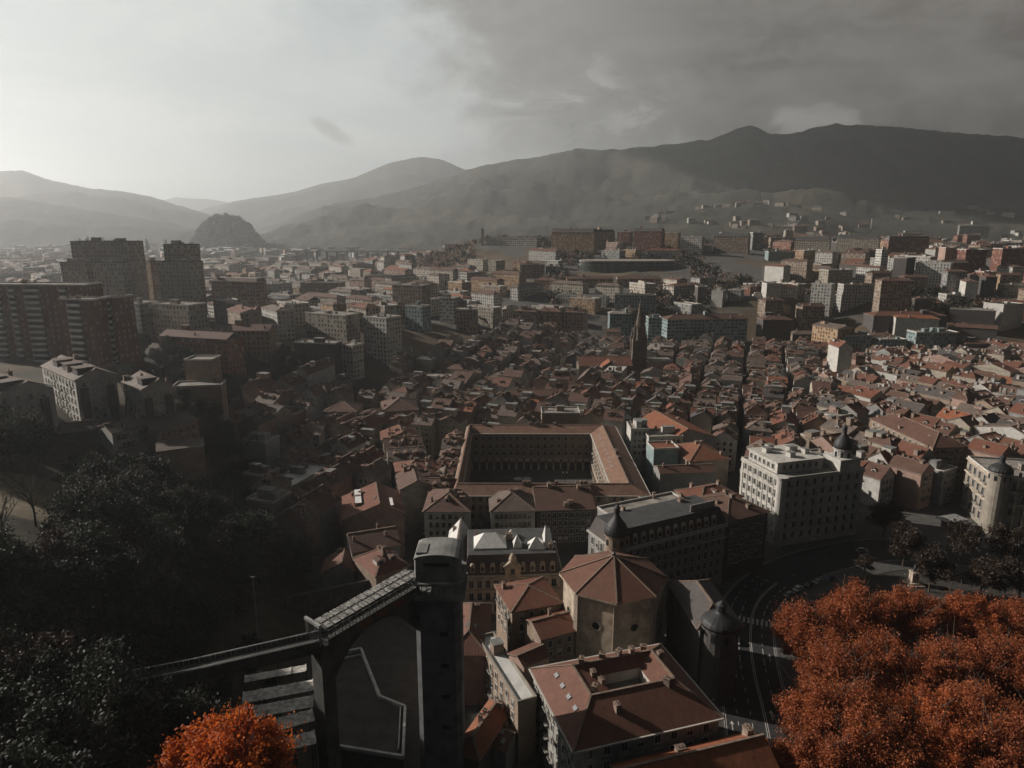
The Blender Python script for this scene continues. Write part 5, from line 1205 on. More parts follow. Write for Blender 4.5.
def oldspec(x, y, r):
    px_ = pix(x, y, 17)[0]; q = min(1, max(0, (px_-430)/450))
    rm = r.choices(['grey','brown','rust','orange','deck','white','slate'], [0.42*(1-q)+0.12, 0.36, 0.12+0.16*q, 0.02+0.06*q, 0.09, 0.035, 0.10])[0]
    roof = 'flat' if rm in ('deck','white') else r.choices(['gy','gx','hip'], [0.55,0.22,0.23])[0]
    return rm, roof, r.choice(['cream','white','white','tan','pink','cream','grey','cream']), max(0, g(x, y))+r.choice((r.uniform(12.5, 16), r.uniform(15.5, 20), r.uniform(15.5, 19)))
NOLD = 285
for i, (x, y, dep, ln, side) in enumerate(olds[:NOLD]):
    rm, roof, wm, zt = oldspec(x, y, rf)
    near = y < 400
    house('old_town_house', None, 'house', x, y, -side+R(rf.uniform(-5,5)), dep, ln, zt, roof=roof, rh=rf.uniform(2.8, 4.6), wm=wm if near else wm, rm=rm, chim=rf.randint(1, 4 if near else 2), dorm=rf.choice((0,1,2,2)) if roof != 'flat' else 0, skyl=rf.choice((0,0,1)) if roof != 'flat' else 0, boxes=rf.choice((1,2)) if roof == 'flat' else rf.choice((0,0,1)), z0=max(0,g(x,y))-1.5, auto='old', group='houses of the old town',
          win=[('f',3,4)] if (y < 330 and x > 60) or (near and rf.random() < 0.4) else None)
def mass(name, specs, kind='stuff'):
    """many far houses as one object"""
    mats = []; idx = {}
    def mi(m):
        if m.name not in idx: idx[m.name] = len(mats); mats.append(m)
        return idx[m.name]
    b = MB()
    for (x, y, rot, w, d, z0, zt, roof, rh, wm, rm, extra) in specs:
        c, s_ = math.cos(rot), math.sin(rot); T = lambda p: (x+p[0]*c-p[1]*s_, y+p[0]*s_+p[1]*c, z0+p[2])
        k = len(b.v); h = zt-z0; wi, ri = mi(WM(wm)), mi(RM(rm))
        t_ = MB(); t_.prism(corners(0,0,0,w,d), 0, h, wi, wi, False)
        if roof == 'flat': t_.box(0,0,h+0.003,w-0.5,d-0.5,0.2,ri)
        else:
            o_ = 0.4; W2, D2 = w/2+o_, d/2+o_; kx = (W2-D2*0.9 if W2 > D2 else 0.2) if roof == 'hip' else 0; ky = (D2-W2*0.9 if D2 > W2 else 0.2) if roof == 'hip' else 0
            if roof == 'gx': A, B_ = (-W2,0,h+rh), (W2,0,h+rh)
            elif roof == 'gy': A, B_ = (0,-D2,h+rh), (0,D2,h+rh)
            elif W2 > D2: A, B_ = (-kx,0,h+rh), (kx,0,h+rh)
            else: A, B_ = (0,-ky,h+rh), (0,ky,h+rh)
            P = [(-W2,-D2,h),(W2,-D2,h),(W2,D2,h),(-W2,D2,h)]; gm = wi if roof[0] == 'g' else ri
            if (roof == 'gy') or (roof == 'hip' and W2 <= D2):
                t_.poly([P[0],P[1],A], gm); t_.poly([P[1],P[2],B_,A], ri); t_.poly([P[2],P[3],B_], gm); t_.poly([P[3],P[0],A,B_], ri)
            else:
                t_.poly([P[0],P[1],B_,A], ri); t_.poly([P[1],P[2],B_], gm); t_.poly([P[2],P[3],A,B_], ri); t_.poly([P[3],P[0],A], gm)
        for (qx, qy, qs, qh, qm) in extra: t_.box(qx, qy, h+0.5, qs, qs*0.8, qh, mi(qm))
        n0 = len(b.v); b.v += [T(p) for p in t_.v]; b.f += [tuple(i+n0 for i in f) for f in t_.f]; b.m += t_.m; b.uv += t_.uv
    if specs: o = b.obj(name, mats); tag(o, kind=kind); return o
def extras(r, w, d):
    return [(r.uniform(-w/2+1,w/2-1), r.uniform(-d/2+1,d/2-1), r.uniform(0.8,2.2), r.uniform(1.5,3.4), r.choice([CHIM, CHIM, WM('white'), METAL, WM('tan')])) for _ in range(r.randint(2,6))]
specs_ = []
for (x, y, dep, ln, side) in olds[NOLD:]:
    rm, roof, wm, zt = oldspec(x, y, rf); claim(corners(x, y, -side, dep, ln))
    specs_.append((x, y, -side+rf.uniform(-.08,.08), dep, ln, max(0,g(x,y))-1.5, zt, roof, rf.uniform(2.4,3.8), wm, rm, extras(rf, dep, ln)))
mass('far_old_town', specs_)

# ------------------------------------------------------------------ city on the slopes
rc = random.Random(23); blocks = []
y = 430.0
while y < 1500:
    step = 20+y*0.012
    x = -0.85*y
    while x < 0.85*y:
        X_, Y_ = x+rc.uniform(-6,6), y+rc.uniform(-6,6); gz = g(X_, Y_)
        px_, py_ = pix(X_, Y_, gz+8)
        x += rc.uniform(0.8,1.25)*(step+8)
        if px_ < -40 or px_ > 1070: continue
        if gz < 1.6 and Y_ < 600: continue
        if 390 < px_ < 645 and Y_ < 625: continue
        if 505 < px_ < 770 and 640 < Y_ < 1000 and rc.random() < 0.25: continue
        if -30 < px_ < 300 and Y_ < 440: continue
        if 110 < px_ < 305 and Y_ < 470: continue
        if X_ > -150 and X_ < 20 and Y_ > 960: continue          # wooded hill left of the plateau
        if 672 < px_ < 800 and 820 < Y_ < 990: continue           # open brown ground
        if 940 < Y_ < 1300 and px_ > 560 and rc.random() < 0.3: continue
        if 558 < px_ < 700 and Y_ > 800 and Y_ < 960: continue
        if Y_ > 1010 and 480 < px_ < 760: continue
        right = px_ > 740
        w, d = rc.uniform(14, 36)*(1+Y_*0.0003), rc.uniform(10, 14)
        h = rc.uniform(10, 21) if right else rc.uniform(10, 18)
        if right and rc.random() < 0.10: h += 12
        if 505 < px_ < 770 and Y_ < 1000: h = rc.uniform(8, 13)
        lx = mn.noise(Vector((X_*0.003, Y_*0.003, 3)))
        rot = lx*1.2+rc.choice((0, 0, math.pi/2))+rc.uniform(-.08,.08)
        if px_ < 640: rot = -0.7+lx*0.5+rc.choice((0, 0, 0, math.pi/2))
        Q = corners(X_, Y_, rot, w+1, d+1)
        if not free(Q): continue
        zt = gz+h
        # keep the surveyed silhouettes clear: nothing may stand in front of a placed landmark higher than its eave
        pj = pix(X_, Y_, zt+2)
        claim(Q); blocks.append((X_, Y_, rot, w, d, zt, right))
    y += step*rc.uniform(0.85, 1.05)
blocks.sort(key=lambda q: q[1])
print('blocks', len(blocks))
def blkspec(b_, r):
    X_, Y_, rot, w, d, zt, right = b_
    hazy = not right
    rm = r.choices(['brown','grey','rust','deck','orange','white'], [.28,.24,.14,.24,.03,.07] if hazy else [.30,.2,.18,.22,.04,.06])[0]
    roof = 'flat' if rm in ('deck','white') else r.choice(['hip','hip','gx'])
    wm = r.choice(['cream+','white+','grey+','tan+','pink+','ochre+','white=','pale+','white+','pale+'] if hazy else ['cream+','dark','grey+','tan+','brick+','ochre+','white+','tan+','white'])
    return rm, roof, wm
NB = 200
for b_ in blocks[:NB]:
    rm, roof, wm = blkspec(b_, rc); X_, Y_, rot, w, d, zt, right = b_
    FOOT.pop() if False else None
    house('apartment_house', None, 'apartment house', X_, Y_, rot, w, d, zt, roof=roof, rh=rc.uniform(1.8,3.2), wm=wm, rm=rm, chim=rc.randint(1,3), boxes=rc.randint(0,2) if roof == 'flat' else 0, dorm=0, auto='city', group='apartment houses on the slopes')
specs_ = []
for b_ in blocks[NB:]:
    rm, roof, wm = blkspec(b_, rc); X_, Y_, rot, w, d, zt, right = b_
    specs_.append((X_, Y_, rot, w, d, min(g(*q) for q in corners(X_,Y_,rot,w,d))-1, zt, roof, 2.5, wm, rm, extras(rc, w, d)))
mass('far_suburb', specs_)
# carpet of tiny houses in the far valleys
specs_ = []
for i in range(1500):
    Y_ = rc.uniform(1250, 3800); px_ = rc.choice([rc.uniform(-20, 300), rc.uniform(-20, 480), rc.uniform(760, 1050)])
    X_ = (px_-512)/FPX*Y_; gz = g(X_, Y_)
    if 255 < px_ < 420 and 1350 < Y_ < 1700: continue
    w, d, h = rc.uniform(14, 38), rc.uniform(12, 18), rc.uniform(8, 20)
    if Y_ > 2400 and px_ > 240: continue
    specs_.append((X_, Y_, rc.uniform(0, 3), w, d, gz-3, gz+h, rc.choice(['flat','hip','gx']), 2.5, rc.choice(['white','cream+','tan','grey+','pink','white+']), rc.choice(['brown','grey','deck','white','rust']), []))
mass('far_valley_houses', specs_)

from mathutils.bvhtree import BVHTree
bv = BVHTree.FromPolygons([v.co for v in FH.data.vertices], [tuple(p.vertices) for p in FH.data.polygons])
specs_ = []
for i in range(150):
    px_ = rc.choice([rc.uniform(640, 900), rc.uniform(700, 820), rc.uniform(850, 1060)]); Y_ = rc.uniform(1620, 2450); X_ = (px_-512)/FPX*Y_
    hit = bv.ray_cast(Vector((X_, Y_, 2000)), Vector((0,0,-1)))
    if hit[0] is None: continue
    z_ = hit[0].z
    if mn.noise(Vector((X_*0.004, Y_*0.004, 1))) < -0.05: continue
    specs_.append((X_, Y_, rc.uniform(-.8,.3), rc.uniform(12,34), rc.uniform(10,14), z_-8, z_+rc.uniform(6,15), rc.choice(['flat','hip','hip']), 2.5, rc.choice(['white+','white','cream+','tan+']), rc.choice(['brown','deck','rust','grey']), []))
mass('foothill_houses', specs_)
# ================================================================== WOODS AND TREES
rt = random.Random(31)
def clumpwood(name, pts, m, leaf=1.6, per=60, seed=5, R0=4.0):
    rng = np.random.default_rng(seed); n = len(pts); P = np.array(pts)[:, :3]; k = np.repeat(np.arange(n), per)
    sz = rng.uniform(0.7, 1.3, n)*R0; v = rng.normal(size=(n*per,3)); v /= np.linalg.norm(v,axis=1)[:,None]; v *= rng.random(n*per)[:,None]**0.4
    Pp = P[k]+v*np.stack([sz[k],sz[k],sz[k]*1.15],1); Pp[:,2] += sz[k]*0.8
    M = rot_np(n*per, rng); s = leaf*rng.uniform(0.6,1.4,n*per)[:,None]; q = np.array([(-1,-0.7,0),(1,-0.7,0),(1,0.7,0),(-1,0.7,0)])*0.5
    V = (Pp[:,None,:]+np.einsum('nij,kj->nki', M, q)*s[:,None,:]).reshape(-1,3); N_ = n*per
    me = bpy.data.meshes.new(name); me.vertices.add(N_*4); me.vertices.foreach_set('co', V.ravel()); me.loops.add(N_*4); me.loops.foreach_set('vertex_index', np.arange(N_*4))
    me.polygons.add(N_); me.polygons.foreach_set('loop_start', np.arange(0,N_*4,4)); me.polygons.foreach_set('loop_total', np.full(N_,4)); me.materials.append(m); me.update(calc_edges=True); me.validate()
    o = bpy.data.objects.new(name, me); C.objects.link(o); tag(o, kind='stuff'); return o
# wooded knoll far left of centre
kn = [(186,252),(196,236),(204,224),(214,218),(226,216),(240,219),(250,227),(258,237),(266,246),(280,254)]
ridge('wooded_knoll', kn, 2500, 170, 180, 2, forest('knoll floor', (0.03,0.03,0.02), (0.05,0.045,0.025), (0.05,0.045,0.025)), z0=20, seed=9, fuzz=1.0, rows=14, shape=0.7)
pts = []
for i in range(900):
    px_ = rt.uniform(190, 272); f = rt.uniform(-0.9, 0.3); top = np.interp(px_, [p[0] for p in kn], [p[1] for p in kn]); c_ = atD(px_, top, 2500)
    r_ = 2500+f*170; pts.append((c_[0]*r_/2500, r_, 20+(c_[2]-20)*max(0.0,(1-abs(f)))**0.7*(0.75+0.25*(1-abs(f)))-3))
clumpwood('knoll_wood', pts, GREEN, 3.2, 50, 5, 8.0)
# brown wooded hill left of the plateau, slope woods
pts = []; pts2 = []
for i in range(8200):
    Y_ = rt.uniform(600, 1350); px_ = rt.uniform(270, 1040); X_ = (px_-512)/FPX*Y_; q = mn.noise(Vector((X_*0.008, Y_*0.008, 7)))
    hill_ = -170 < X_ < 40 and Y_ > 960
    if not (hill_ or (q > 0.02 and Y_ > 640) or (560 < px_ < 700 and 850 < Y_ < 1000 and rt.random() < 0.3)): continue
    if 476 < px_ < 542 and Y_ < 1100 or 568 < px_ < 690 and 760 < Y_ < 900: continue
    if not free(corners(X_, Y_, 0, 5, 5)): continue
    (pts2 if rt.random() < (0.6 if hill_ else 0.25) else pts).append((X_, Y_, g(X_, Y_)))
clumpwood('slope_wood', pts, GREEN, 1.8, 40, 6, 4.5); clumpwood('brown_wood', pts2, leafmat('rusty far leaves', (0.19,0.12,0.085), (0.26,0.16,0.11), (0.14,0.10,0.07)), 1.8, 40, 7, 4.5)
print('woods', len(pts), len(pts2))
# tall hazy poplars on the left skyline
for i, px_ in enumerate((89,97,103,112,146,154,173)):
    D = 1900; X_ = (px_-512)/FPX*D; tree('cone0', X_, D, 2.0+0.8*rt.random(), 'conifer', ['leftmost hazy conifer on the skyline above the tallest grey tower block','second hazy conifer from the left on the left skyline','third hazy conifer from the left on the left skyline','fourth hazy conifer from the left on the left skyline','fifth hazy conifer, left of a pair between the grey tower blocks','right one of the pair of hazy conifers between the grey tower blocks','rightmost hazy conifer above the separate grey tower block'][i], 'tree', 'conifers on the left skyline', z=atD(px_, 252, D)[2]-2)
# near wooded hillside
TR = []
def clear(x, y): 
    p = pix(x, y, g(x, y)+1); return p[0] < 80 and 468 < p[1] < 530
def wood(n, xr, yr, smin, kinds, smax=1.25, cond=None, sp_=6.5, sink=0.0):
    c_ = 0; tries = 0
    while c_ < n and tries < n*60:
        tries += 1; x, y = rt.uniform(*xr), rt.uniform(*yr); gz = g(x, y)
        if gz < 3 or clear(x, y): continue
        p = pix(x, y, gz+8)
        if p[0] < -60 or p[0] > 330 or p[1] > 900 or (cond and not cond(x, y, p)): continue
        pa, pb = pix(x, y, gz+2), pix(x, y, gz+15)
        if p[0] < 74 and pa[1] > 468 and pb[1] < 516: continue
        if -50 < x < -20 and 50 < y < 110: continue
        if -66 < x < -40 and 98 < y < 132: continue
        if -155 < x < -100 and 288 < y < 335: continue
        if 35 < p[0] < 208 and pb[1] < 441 and pa[1] > 412 and y < 260: continue
        if any((x-a)**2+(y-b_)**2 < sp_**2 for a, b_ in TR) or not free(corners(x, y, 0, 8, 8)): continue
        TR.append((x, y)); k = rt.choice(kinds)
        tree(k, x, y, rt.uniform(smin, smax), 'tree', None, 'tree', 'trees on the dark wooded hillside'); c_ += 1
    return c_
gk = ['green0','green1','green2','green3','brown0','brown1','green0','green3']
def c1(x, y, p):      # keep clear of the bridge, canopies and the white gabled flats
    if p[0] > 250 and (p[1] > 560 or 400 < p[1] < 555): return False
    if p[0] > 225 and p[1] > 600: return False
    if p[0] > 190 and 620 < p[1] < 700: return False
    if y > 205 and p[0] < 130 and p[1] < 440: return False
    return True
print('trees near', wood(170, (-170,-40), (45,235), 0.75, gk, 1.1, c1, 6.2))
print('trees mid', wood(60, (-230,-90), (205,330), 0.55, gk, 0.85, lambda x, y, p: (p[1] > 388 or p[0] > 212) and not (p[0] > 250 and p[1] > 395), 6.5))
print('trees slope', wood(70, (-215,-100), (300,440), 0.5, gk, 0.8, lambda x, y, p: 112 < p[0] < 318 and p[1] > 338, 6.5))
for k_, (px_, py_, lb) in enumerate([(288,318,'round golden tree at the top right end of the orange school'),(311,352,'round golden tree above the dark flat roofed block at the wood edge'),(240,419,'small rust orange tree among the bare trees on the wooded hillside'),(292,545,'dark red tree at the right edge of the wood behind the retaining wall')]):
    p = onground(px_, py_, 4); tree('gold%d' % (k_%2), p[0], p[1], 0.9, 'tree', lb, 'tree')
print('trees fill', wood(60, (-190,-46), (40,215), 0.7, ['green0','green1','green2','green3'], 0.95, lambda x, y, p: c1(x, y, p) and p[0] < 260 and p[1] > 430, 4.8))
# bright orange tree bottom left
c_ = at(224, 772, 50); tree('fire0', c_[0], c_[1], 1.25, 'orange_tree', 'vivid orange round tree at the bottom left below the footbridge', 'tree', z=50-11.5, sz=0.95)
# bare trees
bt = trunk_mb(9, 0.28, 77, 0.9, 8, 3).mesh('bare_tree', [BARK]); bt2 = trunk_mb(8, 0.25, 81, 0.7, 9, 3).mesh('bare_tree', [BARK])
for k_, (px_, py_, me_, s_, lb) in enumerate([(36,528,bt,1.1,'bare crooked tree on the pale grass clearing at the left edge'),(6,545,bt2,1.0,'bare tree at the left edge in front of the grass clearing'),(205,455,bt2,1.2,'bare pale branched tree below the square stone tower'),(243,470,bt,1.1,'bare tree right of the pale branched one on the wooded hillside')]):
    p = onground(px_, py_); o = inst('bare_tree', me_, None, (p[0], p[1], p[2]), k_, (s_,s_,s_)); tag(o, lb, 'tree')
# grass clearing
p = [onground(a, b_) for a, b_ in ((-30,470),(60,462),(85,480),(60,520),(20,560),(-40,560))]
# park of plane trees at right
park = [(812,632,'plane0'),(856,618,'plane1'),(912,616,'plane2'),(968,620,'fire1'),(1024,622,'plane0'),(836,676,'plane1'),(886,664,'plane0'),(944,672,'plane2'),(1002,668,'plane1'),(1055,680,'fire1'),(826,716,'plane2'),(864,716,'plane0'),(922,718,'fire1'),(982,716,'plane0'),(848,745,'plane1'),(888,752,'plane0'),(940,750,'fire1'),(1000,755,'plane2'),(1050,740,'plane1'),(818,765,'plane2')]
for i, (px_, py_, k) in enumerate(park):
    p = at(px_, py_, 13); tree(k, p[0], p[1], rt.uniform(0.9,1.02), 'plane_tree', None, 'tree', 'orange plane trees in the park', z=0.0)
for px_, py_, k, lb in [(965,545,'brown0','brown leaved dark tree in front of the ornate stone building at the right edge'),(1005,548,'brown1','second brown leaved tree at the right edge in front of the ornate stone building'),(866,556,'brown2','small dull brown tree in the dark plaza right of the white ornate building'),(905,548,'brown0','dark brown tree on the near side of the bend, left of the monument'),(932,572,'brown1','dark brown tree directly right of the monument'),(985,580,'brown2','dark brown tree above the right part of the orange trees'),(1020,585,'brown0','dark brown tree at the right edge above the orange trees'),(885,520,'brown1','dark brown tree in front of the houses right of the white ornate building')]:
    p = at(px_, py_, 7); tree(k, p[0], p[1], 1.15 if px_ > 870 else 0.6, 'tree', lb, 'tree', z=0.0)

# ================================================================== ROADS AND STREET THINGS
def ribbon(path, offs0, offs1, z, b, m=0, dash=None):
    P = [Vector(p) for p in path]
    L_ = 0
    for i in range(len(P)-1):
        p, q = P[i], P[i+1]; n0 = ((P[i+1]-P[max(i-1,0)]).normalized()); n1 = ((P[min(i+2,len(P)-1)]-P[i]).normalized())
        a, c_ = Vector((n0.y,-n0.x)), Vector((n1.y,-n1.x)); L_ += (q-p).length
        if dash and (int(L_/dash) % 2): continue
        b.poly([(*(p+a*offs0),z),(*(p+a*offs1),z),(*(q+c_*offs1),z),(*(q+c_*offs0),z)][::1], m)
def smooth(pts, n=10):
    out = []
    for i in range(len(pts)-1):
        p0, p1, p2, p3 = pts[max(i-1,0)], pts[i], pts[i+1], pts[min(i+2,len(pts)-1)]
        for k in range(n):
            t_ = k/n; out.append(tuple(0.5*((2*p1[j])+(-p0[j]+p2[j])*t_+(2*p0[j]-5*p1[j]+4*p2[j]-p3[j])*t_*t_+(-p0[j]+3*p1[j]-3*p2[j]+p3[j])*t_**3) for j in (0,1)))
    out.append(tuple(pts[-1])); return out
mainp = smooth([at(a, b_, 0)[:2] for a, b_ in ((790,860),(768,768),(758,715),(748,670),(745,632),(752,602),(775,580),(815,562),(880,550),(960,556),(1060,560))], 14)
ASPH = plain('asphalt', (0.03,0.03,0.031), 0.9, 0.35, 0.4, rvar=0)
PAV = plain('paving slabs', (0.08,0.077,0.072), 0.85, 0.3, 0.6, rvar=0)
PAINT = plain('road paint', (0.5,0.49,0.46), 0.7, 0.25, 0.8, rvar=0)
b = MB(); ribbon(mainp, -8.2, 8.2, 0.02, b); b.obj('road', ASPH)['kind'] = 'structure'
b = MB(); ribbon(mainp, 8.2, 15, 0.14, b); ribbon(mainp, 8.2, 8.21, 0.0, b)
for i in range(len(mainp)-1):
    p, q = Vector(mainp[i]), Vector(mainp[i+1]); 
ribbon(mainp, -13, -8.2, 0.14, b); b.obj('pavement', PAV)['kind'] = 'structure'
b = MB(); ribbon(mainp, 8.0, 8.3, 0.145, b); ribbon(mainp, -8.3, -8.0, 0.145, b); b.obj('kerb', plain('kerb stone', (0.3,0.29,0.27), 0.8, 0.2))['kind'] = 'structure'
b = MB(); mp2 = smooth(mainp[::6], 5)
mp2 = mp2[:70]
for off in (-4.9, -1.7, 4.6): ribbon(mp2, off-0.1, off+0.1, 0.026, b, 0, 2.2)
for off in (1.3, 1.75, -7.7, 7.7): ribbon(mainp[:84], off-0.09, off+0.09, 0.026, b)
def cross(i, n=9, w0=-7.6, w1=7.6, ln=3.2):
    p, q = Vector(mainp[i]), Vector(mainp[i+1]); d_ = (q-p).normalized(); a = Vector((d_.y,-d_.x))
    for k in range(n):
        u = w0+(w1-w0)*(k+0.25)/n; u2 = u+(w1-w0)*0.5/n; b.poly([(*(p+a*u),0.03),(*(p+a*u2),0.03),(*(p+a*u2+d_*ln),0.03),(*(p+a*u+d_*ln),0.03)])
cross(60, 12)
for i, off in ((22,-6.4),(22,-3.3),(27,3.2),(39,-3.3),(46,6.2),(16,3.2)):     # arrows
    p, q = Vector(mainp[i]), Vector(mainp[i+1]); d_ = (q-p).normalized(); a = Vector((d_.y,-d_.x)); c_ = p+a*off
    b.poly([(*(c_-a*0.12),0.03),(*(c_+a*0.12),0.03),(*(c_+a*0.12+d_*2.4),0.03),(*(c_-a*0.12+d_*2.4),0.03)]); b.poly([(*(c_-a*0.5+d_*2.4),0.03),(*(c_+a*0.5+d_*2.4),0.03),(*(c_+d_*3.6),0.03)])
for k in range(9):      # hatched island
    p, q = Vector(mainp[40+k]), Vector(mainp[41+k]); d_ = (q-p).normalized(); a = Vector((d_.y,-d_.x)); b.poly([(*(p-a*8.0),0.03),(*(p-a*6.2+d_*0.9),0.03),(*(p-a*6.2+d_*1.2),0.03),(*(p-a*8.0+d_*0.3),0.03)])
b.obj('road_markings', PAINT)['kind'] = 'structure'
# plaza paving right and the pale lane left
b = MB(); Q = [at(a, c_, 0)[:2] for a, c_ in ((860,548),(1060,545),(1060,800),(800,800),(778,640),(790,600))]; b.poly([(p[0],p[1],0.012) for p in Q][::-1]); b.obj('park_ground', plain('park gravel', (0.045,0.04,0.035), 0.95, 0.4, 0.3))['kind'] = 'structure'
b = MB(); Q = smooth([at(a, c_, 0)[:2] for a, c_ in ((399,600),(392,545),(385,500),(381,465),(384,440))], 6); ribbon(Q, -3.2, 3.2, 0.02, b); b.obj('lane_pavement', plain('pale lane paving', (0.24,0.225,0.2), 0.85, 0.3, 0.4))['kind'] = 'structure'
# kiosk canopy, lamps
def lamp(px_, py_, h, lb, z=0.0, arm=1):
    p = at(px_, py_, z); e = thing('street_lamp', lb, 'street lamp', p[0], p[1], z, rt.uniform(0,3), 'street lamps round the park and bus lanes')
    b = MB(); b.lathe(0,0,[(0.2,0),(0.16,0.6),(0.09,0.8),(0.06,h)],8); b.beam((0,0,h-0.1),(1.5*arm,0,h+0.25),0.07); b.obj('post', IRON, e)
    b = MB(); b.box(1.6*arm,0,h+0.16,0.7,0.28,0.14); b.obj('lamp_head', METAL, e)
for a in [(942,565,10,'tall lamp post in the dark plaza left of the pale kiosk canopy'),(787,600,8,'lamp post on the bend of the bus lanes at the corner of the orange trees'),(728,660,8,'lamp post on the left kerb of the bus lanes beside the turreted house'),(722,600,8,'lamp post at the far end of the straight bus lanes'),(826,585,8,'lamp post beside the parked cars left of the park'),(900,600,8,'lamp post in the plaza just above the orange plane trees'),(712,735,8,'lamp post by the right corner of the courtyard house')]: lamp(*a)
p = at(952, 518, 4); e = thing('kiosk', 'small kiosk with pale flat square canopy left of the ornate stone building at right', 'kiosk', p[0], p[1], 0, 0.3)
b = MB(); b.box(0,0,3.6,10,6,0.35); b.obj('canopy', METAL, e); b = MB(); b.box(0,0.5,0,6,3,3.6); b.obj('wall', WM('dark'), e)
for s_ in (-1,1):
    b = MB(); b.box(s_*4.5,-2.5,0,0.2,0.2,3.6); b.obj('post', METAL, e)
p = at(913, 584, 0); e = thing('monument', 'dark monument on a stepped plinth in the plaza above the orange trees', 'monument', p[0], p[1], 0)
b = MB(); b.box(0,0,0,5,5,0.5); b.box(0,0,0.5,3.6,3.6,0.5); b.box(0,0,1,2.2,2.2,3.2); b.box(0,0,4.2,2.6,2.6,0.3); b.obj('plinth', STONE, e)
b = MB(); b.lathe(0,0,[(0.5,4.5),(0.55,5.6),(0.42,6.3),(0.2,6.6),(0.26,6.9),(0.2,7.2),(0.0,7.3)],10); b.obj('statue', IRON, e)
# cars
CARC = {'white': (0.6,0.6,0.58), 'black': (0.015,0.015,0.016), 'silver': (0.35,0.35,0.36), 'red': (0.35,0.02,0.015), 'blue': (0.03,0.06,0.14)}
def carpaint(c):
    return mat('car paint '+c, lambda t, b: (setattr(b.inputs['Base Color'], 'default_value', (*CARC[c],1)), setattr(b.inputs['Roughness'], 'default_value', 0.3), setattr(b.inputs['Coat Weight'], 'default_value', 0.4)))
TYRE = plain('tyre rubber', (0.02,0.02,0.02), 0.9, 0.1)
def car(x, y, z, rz, c, lb, grp='cars parked near the bus lanes'):
    e = thing('car', lb, 'car', x, y, z, rz, grp)
    b = MB(); prof = [(-2.1,0.35),(-2.15,0.75),(-1.95,0.95),(-1.1,1.0),(1.2,0.95),(1.95,0.85),(2.1,0.6),(2.1,0.35)]
    for s_ in (-1,1): P = [(x_, s_*0.85, z_) for x_, z_ in prof]; b.poly(P if s_ > 0 else P[::-1])
    for p, q in zip(prof, prof[1:]+prof[:1]): b.poly([(p[0],-0.85,p[1]),(q[0],-0.85,q[1]),(q[0],0.85,q[1]),(p[0],0.85,p[1])][::-1])
    b.obj('body', carpaint(c), e)
    b = MB(); lo, hi = [(-1.7,-.8),(1.1,-.8),(1.1,.8),(-1.7,.8)], [(-1.35,-.65),(0.4,-.65),(0.4,.65),(-1.35,.65)]
    for i in range(4): j = (i+1)%4; b.poly([(*lo[i],0.97),(*lo[j],0.97),(*hi[j],1.45),(*hi[i],1.45)])
    b.obj('windows', GLASS, e); b = MB(); b.box(-0.48,0,1.45,1.75,1.3,0.04); b.obj('roof_panel', carpaint(c), e)
    for x_ in (-1.35,1.3):
        for y_ in (-0.8,0.8):
            b = MB(); b.tube((0,-0.1,0),(0,0.1,0),0.33,0.33,12); o = b.obj('wheel', TYRE, e); o.location = (x_,y_,0.33)
            b = MB(); s_ = 0.11 if y_ > 0 else -0.11; b.lathe(0,0,[(0.2,0.0),(0.18,0.03),(0.0,0.03)],10); h_ = b.obj('rim', METAL, o); h_.location = (0,s_,0); h_.rotation_euler = (math.pi/2*(-1 if y_ > 0 else 1),0,0)
z_ = 22.2+0.13
for i, (a, c_, cl, lb) in enumerate([(643,512,'black','black car parked on the pale roof deck behind the slate mansard block'),(651,511,'white','white car parked on the pale roof deck behind the slate mansard block')]): p = at(a, c_, z_+0.5); car(p[0], p[1], z_, 0.3, cl, lb, None)
for i, (a, c_, cl) in enumerate([(789,596,'silver'),(798,590,'white'),(809,586,'black'),(818,583,'silver'),(829,580,'blue')]):
    p = at(a, c_, 0); car(p[0], p[1], 0.03, 0.7, cl, '%s car, %s from the left of the row parked beside the orange trees' % (cl, ['first','second','third','fourth','fifth'][i]))
for i, (a, c_, cl, lb) in enumerate([(736,642,'white','white car driving in the left bus lane beside the turreted house'),(750,600,'black','black car on the bend of the bus lanes'),(862,552,'silver','silver car crossing in front of the white ornate building'),(900,552,'red','red car on the dark cross street left of the brown trees')]): p = at(a, c_, 0); car(p[0], p[1], 0.03, 1.3 if i < 2 else 0.0, cl, lb, None)
for i, (a, c_) in enumerate([(385,480),(388,508),(391,530)]): p = at(a, c_, 0); car(p[0]+1.5, p[1], 0.03, 1.75, ['white','silver','black'][i], '%s of three cars in the pale lane left of the hip roofed corner house' % ['farthest','middle','nearest'][i], 'cars in the pale lane')
# red awning near the onion dome
p = at(851, 428, 20); e = thing('awning', 'bright red awning on a terrace beside the onion dome', 'awning', p[0], p[1], 19)
b = MB(); b.poly([(-2.6,-1.5,0.6),(2.6,-1.5,0.6),(2.6,1.5,1.6),(-2.6,1.5,1.6)]); b.poly([(-2.6,-1.5,0.5),(2.6,-1.5,0.5),(2.6,1.5,1.5),(-2.6,1.5,1.5)][::-1]); b.poly([(-2.6,-1.5,0.0),(2.6,-1.5,0.0),(2.6,-1.5,0.6),(-2.6,-1.5,0.6)]); b.obj('cloth', plain('red cloth', (0.6,0.02,0.015), 0.8, 0.1), e)
b = MB()
for s_ in (-1,1): b.tube((s_*2.6,1.5,-1.5),(s_*2.6,1.5,1.6),0.06,0.06,6)
b.beam((-2.6,1.5,-1.4),(2.6,1.5,-1.4),0.06); b.obj('frame', METAL, e)
